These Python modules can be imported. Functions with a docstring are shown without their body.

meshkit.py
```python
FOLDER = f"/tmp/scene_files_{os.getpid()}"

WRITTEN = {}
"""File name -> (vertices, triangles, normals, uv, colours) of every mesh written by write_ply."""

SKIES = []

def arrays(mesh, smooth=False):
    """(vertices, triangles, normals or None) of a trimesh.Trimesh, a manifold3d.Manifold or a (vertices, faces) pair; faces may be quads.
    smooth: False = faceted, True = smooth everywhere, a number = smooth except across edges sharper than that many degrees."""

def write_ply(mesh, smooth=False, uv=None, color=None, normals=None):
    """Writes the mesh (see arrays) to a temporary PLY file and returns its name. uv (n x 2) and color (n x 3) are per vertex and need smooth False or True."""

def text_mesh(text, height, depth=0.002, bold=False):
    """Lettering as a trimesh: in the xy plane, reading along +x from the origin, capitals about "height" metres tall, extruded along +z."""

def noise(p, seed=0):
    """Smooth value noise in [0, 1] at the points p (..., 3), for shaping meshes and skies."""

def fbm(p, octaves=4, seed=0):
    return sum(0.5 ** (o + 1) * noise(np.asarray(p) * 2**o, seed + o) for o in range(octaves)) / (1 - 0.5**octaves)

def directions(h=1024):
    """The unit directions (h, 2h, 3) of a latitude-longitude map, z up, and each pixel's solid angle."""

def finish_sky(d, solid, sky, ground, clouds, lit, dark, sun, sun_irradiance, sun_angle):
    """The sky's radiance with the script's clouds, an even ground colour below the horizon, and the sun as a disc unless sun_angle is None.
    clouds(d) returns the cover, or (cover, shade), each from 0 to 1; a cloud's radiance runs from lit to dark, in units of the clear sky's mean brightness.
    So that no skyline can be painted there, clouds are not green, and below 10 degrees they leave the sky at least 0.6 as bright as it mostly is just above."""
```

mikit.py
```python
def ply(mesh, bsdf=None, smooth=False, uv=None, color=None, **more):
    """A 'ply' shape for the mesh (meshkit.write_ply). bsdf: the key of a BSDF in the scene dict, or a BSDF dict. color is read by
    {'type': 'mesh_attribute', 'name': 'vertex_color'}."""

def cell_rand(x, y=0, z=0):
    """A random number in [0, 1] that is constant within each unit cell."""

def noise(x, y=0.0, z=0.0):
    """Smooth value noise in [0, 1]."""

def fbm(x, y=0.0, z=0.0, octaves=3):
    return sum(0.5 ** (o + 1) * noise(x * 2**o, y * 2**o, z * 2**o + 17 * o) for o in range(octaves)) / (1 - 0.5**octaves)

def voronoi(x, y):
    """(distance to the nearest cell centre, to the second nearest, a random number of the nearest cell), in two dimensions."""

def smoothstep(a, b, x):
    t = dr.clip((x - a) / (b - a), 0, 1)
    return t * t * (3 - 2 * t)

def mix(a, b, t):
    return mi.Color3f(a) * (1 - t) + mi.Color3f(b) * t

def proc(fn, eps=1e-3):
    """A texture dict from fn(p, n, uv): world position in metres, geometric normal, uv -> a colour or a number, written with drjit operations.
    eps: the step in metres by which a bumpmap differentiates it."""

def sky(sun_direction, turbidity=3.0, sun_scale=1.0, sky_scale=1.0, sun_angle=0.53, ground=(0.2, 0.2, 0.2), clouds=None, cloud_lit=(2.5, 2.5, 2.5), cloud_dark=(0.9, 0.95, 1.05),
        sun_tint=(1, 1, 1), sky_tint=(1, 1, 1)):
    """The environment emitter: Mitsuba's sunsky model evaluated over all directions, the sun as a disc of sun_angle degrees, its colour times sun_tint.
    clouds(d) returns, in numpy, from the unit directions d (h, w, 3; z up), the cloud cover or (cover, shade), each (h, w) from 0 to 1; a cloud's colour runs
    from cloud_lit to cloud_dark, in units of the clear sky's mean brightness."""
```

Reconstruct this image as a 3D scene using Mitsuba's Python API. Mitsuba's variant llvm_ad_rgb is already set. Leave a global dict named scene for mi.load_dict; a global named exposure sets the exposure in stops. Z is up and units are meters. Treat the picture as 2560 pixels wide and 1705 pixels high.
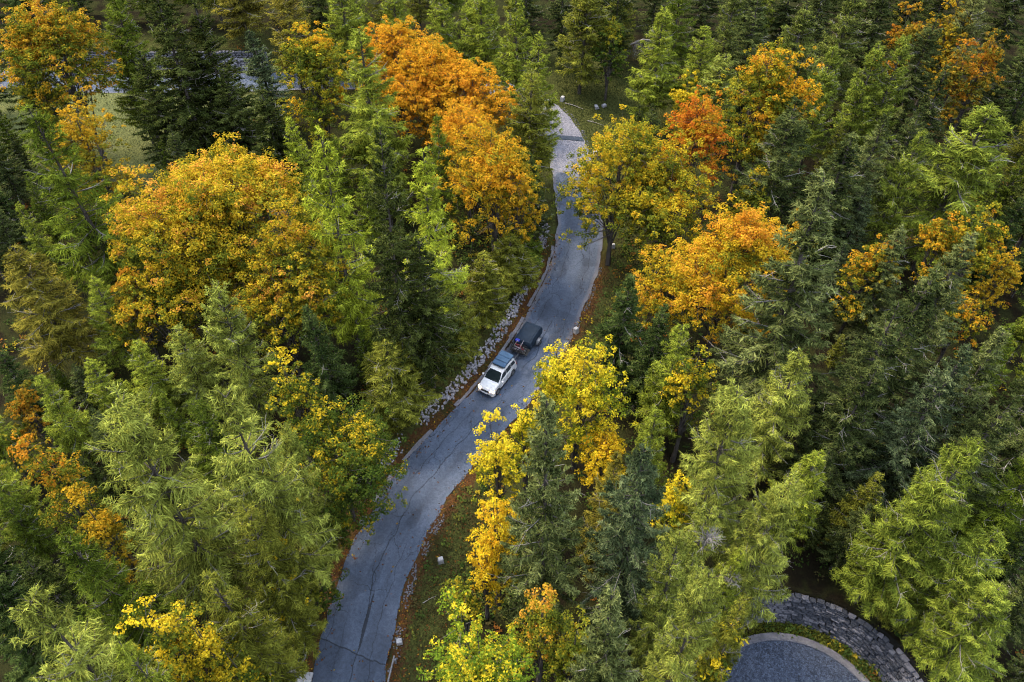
import math, random
import numpy as np, trimesh, manifold3d
import drjit as dr, mitsuba as mi, mikit
from scipy.interpolate import CubicSpline
from scipy.spatial import cKDTree
from meshkit import noise as vnoise, fbm as vfbm
T = mi.ScalarTransform4f

# ------------------------------------------------------------------ camera, sky, exposure
CAM_H, PITCH = 52.4, math.radians(46)
scene = {'camera': {'type': 'perspective', 'fov': 2 * math.degrees(math.atan(1280 / 1914)), 'fov_axis': 'x', 'near_clip': 0.5, 'far_clip': 3000.0,
                    'to_world': T().look_at(origin=[0, 0, CAM_H], target=[0, math.cos(PITCH) * 50, CAM_H - math.sin(PITCH) * 50], up=[0, 0, 1])}}
scene['sky'] = mikit.sky([-0.45, 0.28, 0.85], turbidity=3, sun_scale=0.3, sun_angle=24, sun_tint=(1.0, 0.97, 0.90), clouds=lambda d: 1.0, cloud_lit=(1.65, 1.82, 2.15))
exposure = 3.95
labels = {}

# ------------------------------------------------------------------ helpers
def rgb(r, g, b): return {'type': 'rgb', 'value': [r, g, b]}
def diffuse(c): return {'type': 'twosided', 'bsdf': {'type': 'diffuse', 'reflectance': c if isinstance(c, dict) else rgb(*c)}}
def glossy(c, rough=0.4, **k): return {'type': 'twosided', 'bsdf': {'type': 'principled', 'base_color': c if isinstance(c, dict) else rgb(*c), 'roughness': rough, **k}}
def key_for(name):
    if not any(k == name or k.startswith(name + '__') for k in list(scene) + list(labels)): return name
    n = COUNT[name] = COUNT.get(name, 0) + 1
    return '%s_%03d' % (name, n)
COUNT = {}
PIECES = {}
def piece(holder, name):
    n = PIECES[(holder, name)] = PIECES.get((holder, name), -1) + 1
    return '%s__%s' % (holder, name) + ('_%03d' % n if n else '')
def tag(key, label=None, cat=None, group=None, kind=None):
    labels[key] = {k: v for k, v in (('label', label), ('category', cat), ('group', group), ('kind', kind)) if v}
def cat_mesh(ms): return trimesh.util.concatenate(ms)
def box(sx, sy, sz, at=(0, 0, 0), rz=0.0, ch=0.0):
    if ch:
        b = manifold3d.Manifold.batch_hull([manifold3d.Manifold.cube([sx - 2 * ch * (i != 0), sy - 2 * ch * (i != 1), sz - 2 * ch * (i != 2)], True) for i in range(3)]).to_mesh()
        m = trimesh.Trimesh(b.vert_properties[:, :3], b.tri_verts)
    else: m = trimesh.creation.box([sx, sy, sz])
    if rz: m.apply_transform(trimesh.transformations.rotation_matrix(rz, [0, 0, 1]))
    m.apply_translation(at); return m
def tube(P, r, sides=5, cap=True):
    P = np.asarray(P, float); r = np.broadcast_to(r, (len(P),)); t = np.gradient(P, axis=0); t /= np.linalg.norm(t, axis=1, keepdims=True) + 1e-9
    a = np.cross(t, np.where(np.abs(t[:, 2:]) < 0.9, [0, 0, 1.0], [1.0, 0, 0])); a /= np.linalg.norm(a, axis=1, keepdims=True) + 1e-9; b = np.cross(t, a)
    ang = np.arange(sides) * 2 * np.pi / sides
    v = (P[:, None] + r[:, None, None] * (np.cos(ang)[None, :, None] * a[:, None] + np.sin(ang)[None, :, None] * b[:, None])).reshape(-1, 3)
    i, j = np.meshgrid(np.arange(len(P) - 1), np.arange(sides), indexing='ij'); k = (j + 1) % sides
    f = np.stack([np.stack([i * sides + j, i * sides + k, (i + 1) * sides + k], -1), np.stack([i * sides + j, (i + 1) * sides + k, (i + 1) * sides + j], -1)], 2).reshape(-1, 3)
    if cap:
        n = len(v); v = np.vstack([v, P[:1], P[-1:]]); q = np.arange(sides); e = (len(P) - 1) * sides
        f = np.vstack([f, np.stack([(q + 1) % sides, q, q * 0 + n], 1), np.stack([e + q, e + (q + 1) % sides, q * 0 + n + 1], 1)])
    return trimesh.Trimesh(v, f, process=False)

# ------------------------------------------------------------------ terrain and roads
MAIN = np.array([(-11.3, 4), (-11.25, 12), (-11.2, 17), (-11.1, 20), (-10.8, 23), (-10.2, 27.2), (-9.4, 29.9), (-7.68, 34.0), (-4.37, 39.1), (-0.98, 43.9), (1.38, 48.0), (3.07, 51.4),
    (4.57, 55.3), (6.1, 59.5), (7.1, 64.2), (7.4, 67), (7.4, 72.8), (7.15, 78.0), (6.6, 82.5), (5.7, 86.2), (4.3, 89.2), (2.0, 92.0), (-1.5, 94.3), (-6, 95.6), (-14, 96), (-26, 95.2),
    (-40, 93.6), (-54, 92.6), (-70, 92.6), (-95, 94)], float)
_t = np.r_[0, np.cumsum(np.linalg.norm(np.diff(MAIN, axis=0), axis=1))]
RS = np.arange(0, _t[-1], 0.4); RP = CubicSpline(_t, MAIN)(RS)
RT = np.gradient(RP, axis=0); RT /= np.linalg.norm(RT, axis=1)[:, None]; RN = np.stack([RT[:, 1], -RT[:, 0]], 1)   # right-hand side
KD = cKDTree(RP)
LOW = np.array([19.9, 17.5]); LOW_Z = -5.0; R_OUT = 6.5
def lowr(x, y):      # distance from the spine of the lower hairpin (arc above, straight legs below)
    return np.where(y >= LOW[1], np.hypot(x - LOW[0], y - LOW[1]), np.abs(x - LOW[0]))
def base_z(x, y): return 0.05 * (y - 46.4) - 0.04 * x
def road_d(x, y):
    q = np.stack([np.ravel(x), np.ravel(y)], 1); _, i = KD.query(q)
    d = ((q - RP[i]) * RN[i]).sum(1); e = np.linalg.norm(q - RP[i], axis=1)
    return (np.where(d < 0, -1, 1) * e).reshape(np.shape(x)), i.reshape(np.shape(x))
def sstep(a, b, x):
    t = np.clip((x - a) / (b - a), 0, 1); return t * t * (3 - 2 * t)
RZ = base_z(RP[:, 0], RP[:, 1])
def ground_z(x, y, rough=True):
    x = np.asarray(x, float); y = np.asarray(y, float)
    z = base_z(x, y); d, i = road_d(x, y); zr = RZ[i]
    near = 1 - sstep(2.6, 7.0, np.abs(d))
    z = z * (1 - near) + zr * near
    bank = np.where(d < 0, 1, 0) * sstep(3.2, 4.7, -d) * (1 - 0.75 * sstep(8, 26, -d)) * sstep(33, 38, y) * (1 - sstep(63, 70, y)) * 0.9
    z = z + bank - 0.10 * np.where(d < 0, 1, 0) * sstep(2.45, 2.8, -d) * (1 - sstep(3.0, 3.5, -d))
    if rough:
        off = sstep(2.5, 4.5, np.abs(d))
        z = z + off * (0.5 * (vfbm(np.stack([x / 6, y / 6, 0 * x], -1), 3, 3) - 0.5) + 0.12 * (vfbm(np.stack([x * 1.3, y * 1.3, 0 * x], -1), 2, 8) - 0.5))
    z = z - 0.04 * (np.abs(d) < 2.6)
    r = lowr(x, y); south = sstep(-30, 12, y)
    w = 1 - sstep(8.3, 8.75, r)                 # lower road bed cut into the slope behind the wall
    lowz = LOW_Z + 0.12 * sstep(7.5, 8.2, r) - 0.04 * (r < 7.0)
    z = np.where(y < 5, z, z)
    out = 1 - sstep(8.75, 15, r)
    top = LOW_Z + 2.95
    z = z * (1 - out) + np.minimum(np.maximum(z, top - 0.1), top + 0.06 * (r - 8.5)) * out if rough is not None else z
    z = z * (1 - w) + lowz * w
    # the upper dry stone wall holds back the slope beyond the upper road
    up = sstep(-31, -34, x) * sstep(3.25, 3.5, np.where(d > 0, d, 0)) * (1 - sstep(9, 20, np.abs(d))) * (y > 92)
    far = np.maximum(0, np.hypot(x, y - 55) - 150)          # the mountain sides round the pass
    return z + 2.6 * up + 0.55 * far * sstep(0, 120, far)
def grid_axis(lo, hi, step, far):
    a = np.arange(lo, hi + step, step); g = [step]
    while sum(g) < far: g.append(g[-1] * 1.25)
    c = np.cumsum(g); return np.r_[(lo - c)[::-1], a, hi + step + c]
gx = grid_axis(-62, 62, 0.4, 700); gy = grid_axis(10, 105, 0.4, 700)
X, Y = np.meshgrid(gx, gy); Z = ground_z(X, Y); D, _ = road_d(X, Y)
n1 = len(gx); ii, jj = np.meshgrid(np.arange(len(gy) - 1), np.arange(n1 - 1), indexing='ij'); q = ii * n1 + jj
gf = np.stack([q, q + 1, q + n1 + 1, q + n1], -1).reshape(-1, 4)
def soil(p, n, uv):
    d = uv.x
    a = mikit.fbm(p.x * 0.7, p.y * 0.7, 0.0, 3); b = mikit.fbm(p.x * 5.0, p.y * 5.0, 3.0, 2); c = mikit.noise(p.x * 0.12, p.y * 0.12, 5.0)
    forest = mikit.mix((0.013, 0.011, 0.007), (0.021, 0.023, 0.009), mikit.smoothstep(0.35, 0.65, a))
    grass = mikit.mix((0.030, 0.028, 0.011), (0.046, 0.054, 0.016), mikit.smoothstep(0.3, 0.7, a * 0.5 + b * 0.5))
    meadow = mikit.mix((0.075, 0.088, 0.034), (0.115, 0.125, 0.05), a)
    litter = mikit.mix((0.040, 0.024, 0.013), (0.085, 0.042, 0.017), b)
    ad = dr.abs(d)
    verge = mikit.smoothstep(2.4, 2.8, ad) * (1 - mikit.smoothstep(5.5, 9.0, ad + 3 * (a - 0.5)))
    g2 = mikit.mix(forest, grass, verge)
    m = mikit.smoothstep(70, 76, p.y + 3 * a) * mikit.smoothstep(-28.0, -34.0, p.x) * (1 - mikit.smoothstep(90, 92, p.y))
    g2 = mikit.mix(g2, meadow, m)
    up = mikit.smoothstep(72, 78, p.y) * (1 - mikit.smoothstep(14, 20, ad)) * mikit.smoothstep(3.0, 6.0, p.x)
    g2 = mikit.mix(g2, mikit.mix((0.032, 0.036, 0.012), (0.055, 0.062, 0.020), b), up)
    edge = (1 - mikit.smoothstep(0.3, 0.9, dr.abs(ad - 3.0) + 1.1 * (b - 0.5)))
    return mikit.mix(g2, litter, edge * (1 - m) * (1 - mikit.smoothstep(58, 66, p.y)) * mikit.smoothstep(0.2, 0.55, a))
scene['soil'] = diffuse(mikit.proc(soil))
scene['ground'] = mikit.ply((np.stack([X, Y, Z], -1).reshape(-1, 3), gf), 'soil', smooth=True, uv=np.stack([D, Y], -1).reshape(-1, 2))
tag('ground', kind='structure')

def ribbon(P, N, offs, z, lift):      # sheet along a path; uv = (offset, metres along)
    V = P[:, None] + N[:, None] * np.asarray(offs)[None, :, None]
    s = np.r_[0, np.cumsum(np.linalg.norm(np.diff(P, axis=0), axis=1))]
    zz = np.broadcast_to(np.asarray(z)[:, None] + np.asarray(lift)[None], V.shape[:2])
    v = np.concatenate([V, zz[..., None]], -1).reshape(-1, 3); k = len(offs)
    i, j = np.meshgrid(np.arange(len(P) - 1), np.arange(k - 1), indexing='ij'); a = i * k + j
    uv = np.stack([np.broadcast_to(np.asarray(offs)[None], V.shape[:2]), np.broadcast_to(s[:, None], V.shape[:2])], -1).reshape(-1, 2)
    return (v, np.stack([a, a + k, a + k + 1, a + 1], -1).reshape(-1, 4)[:, ::-1]), uv
def asphalt_color(p, n, uv):
    u, s = uv.x, uv.y
    a = mikit.fbm(p.x * 0.35, p.y * 0.35, 0.0, 3); g = mikit.noise(p.x * 14.0, p.y * 14.0, 2.0); g2 = mikit.noise(p.x * 40.0, p.y * 40.0, 2.0)
    streak = mikit.fbm(u * 1.6, s * 0.09, 4.0, 3)
    c = mikit.mix((0.046, 0.063, 0.098), (0.082, 0.101, 0.142), 0.45 * a + 0.55 * streak) * (0.62 + 0.34 * g + 0.18 * g2 + 0.24 * mikit.noise(p.x * 6.0, p.y * 6.0, 8.0))
    w = (mikit.fbm(s * 0.5, u * 0.15, 9.0, 3) - 0.5)
    brk = mikit.smoothstep(0.42, 0.52, mikit.noise(s * 0.16, 3.0, 1.0))
    long1 = (1 - mikit.smoothstep(0.015, 0.055, dr.abs(u - 0.15 - 0.9 * w))) * brk
    long2 = (1 - mikit.smoothstep(0.010, 0.04, dr.abs(u + 1.15 - 1.1 * w))) * mikit.smoothstep(0.5, 0.6, mikit.noise(s * 0.11, 7.0, 1.0))
    long3 = (1 - mikit.smoothstep(0.010, 0.04, dr.abs(u - 1.35 + 1.3 * w))) * mikit.smoothstep(0.5, 0.6, mikit.noise(s * 0.13, 11.0, 1.0))
    d1, d2, r = mikit.voronoi(u * 0.55 + 0.35 * mikit.fbm(p.x * 1.5, p.y * 1.5, 1.0, 2), s * 0.30 + 0.35 * mikit.fbm(p.x * 1.5, p.y * 1.5, 6.0, 2))
    web = (1 - mikit.smoothstep(0.006, 0.028, d2 - d1)) * mikit.smoothstep(0.48, 0.6, mikit.noise(p.x * 0.3, p.y * 0.3, 7.0))
    joint = 1 - mikit.smoothstep(0.02, 0.07, dr.abs(s - 17.35 + 0.28 * u + 0.15 * (mikit.noise(u * 3.0, 0.0, 0.0) - 0.5)))
    tar = (1 - mikit.smoothstep(0.05, 0.12, dr.abs(u - 0.35 - 0.02 * (s - 19)) * (1.0 + 0.22 * (s - 19.5) * (s - 19.5)) - 0.02)) * mikit.smoothstep(17.4, 17.8, s) * (1 - mikit.smoothstep(21.4, 22.2, s))
    crack = dr.clip(0.75 * long1 + 0.6 * long2 + 0.6 * long3 + 0.65 * web + 0.8 * joint + 0.8 * tar, 0, 0.88)
    new = 1 - mikit.smoothstep(17.25, 17.45, s + 0.28 * u)
    c = c * (1 - 0.22 * new)
    pale = mikit.smoothstep(2.0, 2.45, dr.abs(u) + 0.5 * (streak - 0.5)) * mikit.smoothstep(40, 46, s)
    c = mikit.mix(c, (0.13, 0.128, 0.145), 0.7 * pale)
    track = dr.exp(-dr.square((dr.abs(u) - 1.05) / 0.42))
    c = c * (1.06 - 0.16 * track * (0.5 + streak)) * (0.86 + 0.28 * mikit.smoothstep(0.35, 0.65, mikit.fbm(u * 0.5, s * 0.22, 21.0, 3)))
    wet = mikit.smoothstep(0.62, 0.7, mikit.noise(u * 0.9 + 5.0, s * 0.5, 3.0))
    c = c * (1 - 0.22 * wet)
    return mikit.mix(c, (0.014, 0.017, 0.022), crack)
def setts_color(p, n, uv):
    d1, d2, r = mikit.voronoi(p.x * 9.0, p.y * 9.0)
    c = mikit.mix((0.10, 0.104, 0.130), (0.235, 0.235, 0.275), r * 0.75 + 0.25 * mikit.noise(p.x * 0.6, p.y * 0.6, 0.0))
    c = mikit.mix((0.07, 0.07, 0.08), c, mikit.smoothstep(0.02, 0.16, d2 - d1))
    k = mikit.smoothstep(0.0, 1.0, (p.y - 75.0) / 4.5 + 1.5 * (mikit.fbm(p.x * 0.8, p.y * 0.8, 2.0, 3) - 0.5))
    return mikit.mix(asphalt_color(p, n, uv), c, k)
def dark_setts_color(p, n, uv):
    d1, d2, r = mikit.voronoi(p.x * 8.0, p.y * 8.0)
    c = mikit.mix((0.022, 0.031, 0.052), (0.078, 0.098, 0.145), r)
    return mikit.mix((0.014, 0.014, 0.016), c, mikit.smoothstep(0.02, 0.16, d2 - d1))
def pave(c, scale=None):
    return glossy(mikit.proc(c), 0.7, specular=0.15)
scene['asphalt'] = pave(asphalt_color); scene['setts'] = pave(setts_color); scene['dark_setts'] = pave(dark_setts_color)
cut = int(np.argmin(np.abs(RP[:, 1] - 74.5) + (RP[:, 0] < 0) * 99)); end2 = int(np.argmin(np.hypot(RP[:, 0] + 8, RP[:, 1] - 95.7)))
offs = np.linspace(-2.5, 2.5, 9); crown = 0.03 * (1 - (offs / 2.5) ** 2) - 0.02
rs = np.random.default_rng(3)
def road_part(a, b, key, mat, wob=0.06):
    P, N = RP[a:b], RN[a:b]; m, uv = ribbon(P, N, offs, RZ[a:b], crown)
    e = uv[:, 0]; v = m[0].copy(); w = (vfbm(np.stack([v[:, 0] * 0.9, v[:, 1] * 0.9, 0 * e], -1), 3, 5) - 0.5) * 2 * wob * 4
    k = np.repeat(np.arange(a, b), len(offs)); v[:, :2] += RN[k] * (w * (np.abs(e) > 2.4))[:, None]
    uv[:, 1] += RS[a]
    scene[key] = mikit.ply((v, m[1]), mat, smooth=True, uv=uv); tag(key, kind='structure')
road_part(0, cut + 1, 'road', 'asphalt'); road_part(cut, end2 + 1, 'cobbled_road', 'setts'); road_part(end2, len(RP), 'upper_road', 'asphalt')
ip = int(np.argmin(np.abs(RP[:, 1] - 84.0) + (RP[:, 0] < 0) * 99)); tt = np.linspace(0, 1, 12)
pq = RP[ip] + RN[ip] * (-2.45 + 4.8 * tt)[:, None] + RT[ip] * (0.9 - 1.7 * tt)[:, None]; pn = np.tile(RT[ip], (12, 1)); pz = np.interp(np.linspace(0, 1, 12), [0, 1], [RZ[ip] + 0.03, RZ[ip] - 0.005])
m_, uv_ = ribbon(pq, -pn, np.array([-0.5, -0.46, 0.46, 0.5]), pz + 0.02, np.array([-0.04, 0.012, 0.012, -0.04])); m_[0][:, :2] += 0.12 * (vfbm(m_[0] * 1.3, 2, 4) - 0.5)[:, None] * RT[ip]
scene['tar'] = diffuse((0.050, 0.062, 0.082)); scene['asphalt_patch'] = mikit.ply(m_, 'tar'); tag('asphalt_patch', kind='structure')
# lower hairpin: cobbled bend with kerb
ang = np.radians(np.linspace(180, 0, 61))
arc = lambda r: np.vstack([[(LOW[0] - r, y) for y in np.arange(0, LOW[1], 1.0)], np.stack([LOW[0] + r * np.cos(ang), LOW[1] + r * np.sin(ang)], 1), [(LOW[0] + r, y) for y in np.arange(0, LOW[1], 1.0)[::-1]]])
def band(r0, r1, z0, z1, n=6):
    rows = [np.c_[arc(r), np.full(len(arc(r)), z)] for r, z in zip(np.linspace(r0, r1, n), np.linspace(z0, z1, n))]
    v = np.stack(rows, 1); k = n; i, j = np.meshgrid(np.arange(len(v) - 1), np.arange(k - 1), indexing='ij'); a = i * k + j
    return v.reshape(-1, 3), np.stack([a, a + 1, a + k + 1, a + k], -1).reshape(-1, 4)[:, ::-1]
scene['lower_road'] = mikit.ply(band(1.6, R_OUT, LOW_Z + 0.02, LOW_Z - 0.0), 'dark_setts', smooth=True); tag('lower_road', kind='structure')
def pale_stone(p, n, uv):
    a = mikit.fbm(p.x * 2.0, p.y * 2.0, p.z * 2.0, 3); b = mikit.noise(p.x * 12.0, p.y * 12.0, p.z * 12.0)
    return mikit.mix((0.13, 0.125, 0.13), (0.30, 0.29, 0.30), a * 0.7 + b * 0.3)
scene['pale_stone'] = diffuse(mikit.proc(pale_stone))

# ------------------------------------------------------------------ walls, stones, kerbs
rng = np.random.default_rng(11)
def stone_mesh(seed, n=11):
    r = np.random.default_rng(seed); p = r.uniform(-1, 1, (n, 3)); p = p / np.maximum(np.abs(p).max(1, keepdims=True), 0.2) * r.uniform(0.82, 1.0, (n, 1)) * 0.5
    p = np.vstack([p, np.array([[x, y, z] for x in (-1, 1) for y in (-1, 1) for z in (-1, 1)]) * 0.5 * r.uniform(0.6, 0.9, (8, 1))])
    return trimesh.convex.convex_hull(p)
def wall_stone(lo, hi, warm=0.0):
    def f(p, n, uv):
        a = mikit.fbm(p.x * 1.7, p.y * 1.7, p.z * 1.7, 2); b = mikit.noise(p.x * 9.0, p.y * 9.0, p.z * 9.0)
        return mikit.mix(lo, hi, 0.6 * a + 0.4 * b)
    return diffuse(mikit.proc(f))
scene['stone_pale'] = wall_stone((0.15, 0.15, 0.175), (0.42, 0.415, 0.455))
scene['stone_grey'] = wall_stone((0.05, 0.054, 0.068), (0.19, 0.19, 0.22))
scene['stone_dark'] = wall_stone((0.022, 0.026, 0.034), (0.085, 0.09, 0.11))
scene['wall_core'] = diffuse((0.016, 0.016, 0.014))
STONES = {m: [mikit.ply(stone_mesh(40 + i), m) for i in range(6)] for m in ('stone_pale', 'stone_grey', 'stone_dark')}
def put_stone(key, at, size, rot, mat, rx=0.0):
    scene[key] = {**STONES[mat][int(rng.integers(6))], 'to_world': T().translate([float(v) for v in at]).rotate([0, 0, 1], float(rot)).rotate([1, 0, 0], float(rx)).rotate([0, 1, 0], float(rng.normal(0, 7))).scale([float(v) for v in size])}
def near_s(y0, y1, x=None): return [i for i in range(len(RP)) if y0 <= RP[i, 1] <= y1 and RP[i, 0] > -14 and RS[i] < 92]
def joined_stones(rows, mat, key, label=None):
    ms = []
    for at, size in rows:
        m = stone_mesh(int(rng.integers(1e6)), 6); m.apply_scale(size); m.apply_transform(trimesh.transformations.rotation_matrix(rng.uniform(0, 6.28), [0, 0, 1])); m.apply_translation(at); ms.append(m)
    scene[key] = mikit.ply(cat_mesh(ms), mat); tag(key, label, kind='stuff')

scene['kerb_grey'] = wall_stone((0.09, 0.09, 0.105), (0.21, 0.21, 0.235))
scene['dead_wood'] = diffuse((0.26, 0.245, 0.24))
# rubble bank along the left edge
tag('stone_bank', 'long low bank of pale rubble along the left road edge beside the white car', 'stone bank')
small = []; n_st = 0
for i in near_s(33, 68):
    y = RP[i, 1]
    for off in (-3.55, -3.80, -4.05):
        o = off + rng.normal(0, 0.06); q = RP[i] + RN[i] * o + RT[i] * rng.uniform(-0.15, 0.15)
        keep = vnoise(np.array([[RS[i] / 2.3, off * 0.6, 1.0]]), 4)[0]
        thr = 0.18 if 40 < y < 60 else 0.42
        z = float(ground_z(q[:1], q[1:])[0])
        if keep > thr and n_st < 296 and rng.random() < 0.93:
            s = rng.uniform(0.17, 0.37); put_stone(piece('stone_bank', 'stone'), (q[0], q[1], z + 0.09), (s, s * rng.uniform(0.6, 0.9), s * rng.uniform(0.5, 0.8)), rng.uniform(0, 360), 'stone_pale' if rng.random() < 0.8 else 'stone_grey'); n_st += 1
        for k in range(3):
            w = q + rng.normal(0, 0.12, 2)
            if keep > thr - 0.1: small.append(((w[0], w[1], float(ground_z(w[:1], w[1:])[0]) + 0.04), rng.uniform(0.10, 0.22, 3)))
joined_stones(small, 'stone_pale', 'stone_bank__rubble')

# kerb slabs on the left edge
def kerb_part(i0, i1, o0, o1, h, key):
    prof_o = np.array([o0, o0 + 0.02, o1 - 0.02, o1]); lift = np.array([-0.12, h, h - 0.02, -0.1])
    m, uv = ribbon(RP[i0:i1], RN[i0:i1], prof_o, RZ[i0:i1], lift); scene[key] = mikit.ply(m, 'kerb_grey')
a = near_s(30, 66); first = True; i = a[0]
scene['kerb'] = None
while i < a[-1] - 3:
    n = int(rng.integers(2, 4)); key = 'kerb' if first else piece('kerb', 'slab')
    if first or rng.random() < (0.95 if RP[i, 1] > 41 else 0.5): kerb_part(i, i + n + 1 - 0, -2.84 + rng.normal(0, 0.06), -2.52 + rng.normal(0, 0.03), 0.045 + rng.normal(0, 0.012), key); first = False
    i += n
tag('kerb', kind='structure')

# curved dry stone wall above the cobbled bend
WB, WT_, WH = 8.0, 8.62, 3.0
tag('curved_stone_wall', 'grey dry stone wall curving round the cobbled bend in the lower right corner', 'stone wall')
th = np.radians(np.linspace(-8, 128, 60))
vv, row = [], [(WB + 0.12, 0.0), (WT_ + 0.1, WH - 0.12), (WT_ + 0.65, WH - 0.10)]
for t_ in th: vv += [(LOW[0] + r_ * math.cos(t_), LOW[1] + r_ * math.sin(t_), LOW_Z + h_) for r_, h_ in row]
i_, j_ = np.meshgrid(np.arange(59), np.arange(2), indexing='ij'); a_ = i_ * 3 + j_
scene['curved_stone_wall__core'] = mikit.ply((np.array(vv), np.stack([a_, a_ + 3, a_ + 4, a_ + 1], -1).reshape(-1, 4)), 'wall_core')
n_st = 0; extra = []
for c in range(16):
    h = 0.10 + c * (WH / 15.4); rr_ = WB + (WT_ - WB) * h / WH; t_ = math.radians(-6) + rng.uniform(0, 0.03)
    while t_ < math.radians(126):
        l = rng.uniform(0.26, 0.75); t2 = t_ + l / rr_; tm = (t_ + t2) / 2; hh = WH / 15.4 * rng.uniform(0.85, 1.1)
        at = (LOW[0] + (rr_ + rng.normal(0, 0.075)) * math.cos(tm), LOW[1] + (rr_ + rng.normal(0, 0.03)) * math.sin(tm), LOW_Z + h + rng.normal(0, 0.035))
        if rng.random() < 0.95:
            vis = 22 < math.degrees(tm) < 86
            if vis and n_st < 299: put_stone(piece('curved_stone_wall', 'stone'), at, (l * 1.02, 0.42, hh), math.degrees(tm) + 90, rng.choice(['stone_grey', 'stone_dark'], p=[0.25, 0.75]), -10); n_st += 1
            else:
                m = stone_mesh(int(rng.integers(1e6)), 6); m.apply_scale((l, 0.42, hh)); m.apply_transform(trimesh.transformations.rotation_matrix(tm + math.pi / 2, [0, 0, 1])); m.apply_translation(at); extra.append(m)
        t_ = t2
scene['curved_stone_wall__side_stones'] = mikit.ply(cat_mesh(extra), 'stone_grey'); tag('curved_stone_wall__side_stones', kind='stuff')
# kerb of the bend
scene['kerb_stone'] = wall_stone((0.06, 0.06, 0.068), (0.19, 0.185, 0.20))
scene['lower_kerb'] = mikit.ply(band(R_OUT, R_OUT + 0.5, LOW_Z + 0.10, LOW_Z + 0.12, 3), 'kerb_stone'); tag('lower_kerb', kind='structure')
for k in range(58):
    t_ = math.radians(8 + 2.1 * k); r_ = R_OUT - 0.02
    put_stone(piece('lower_kerb', 'edge_stone'), (LOW[0] + r_ * math.cos(t_), LOW[1] + r_ * math.sin(t_), LOW_Z + 0.05), (0.27, 0.15, 0.2), math.degrees(t_) + 90, 'stone_grey')

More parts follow.
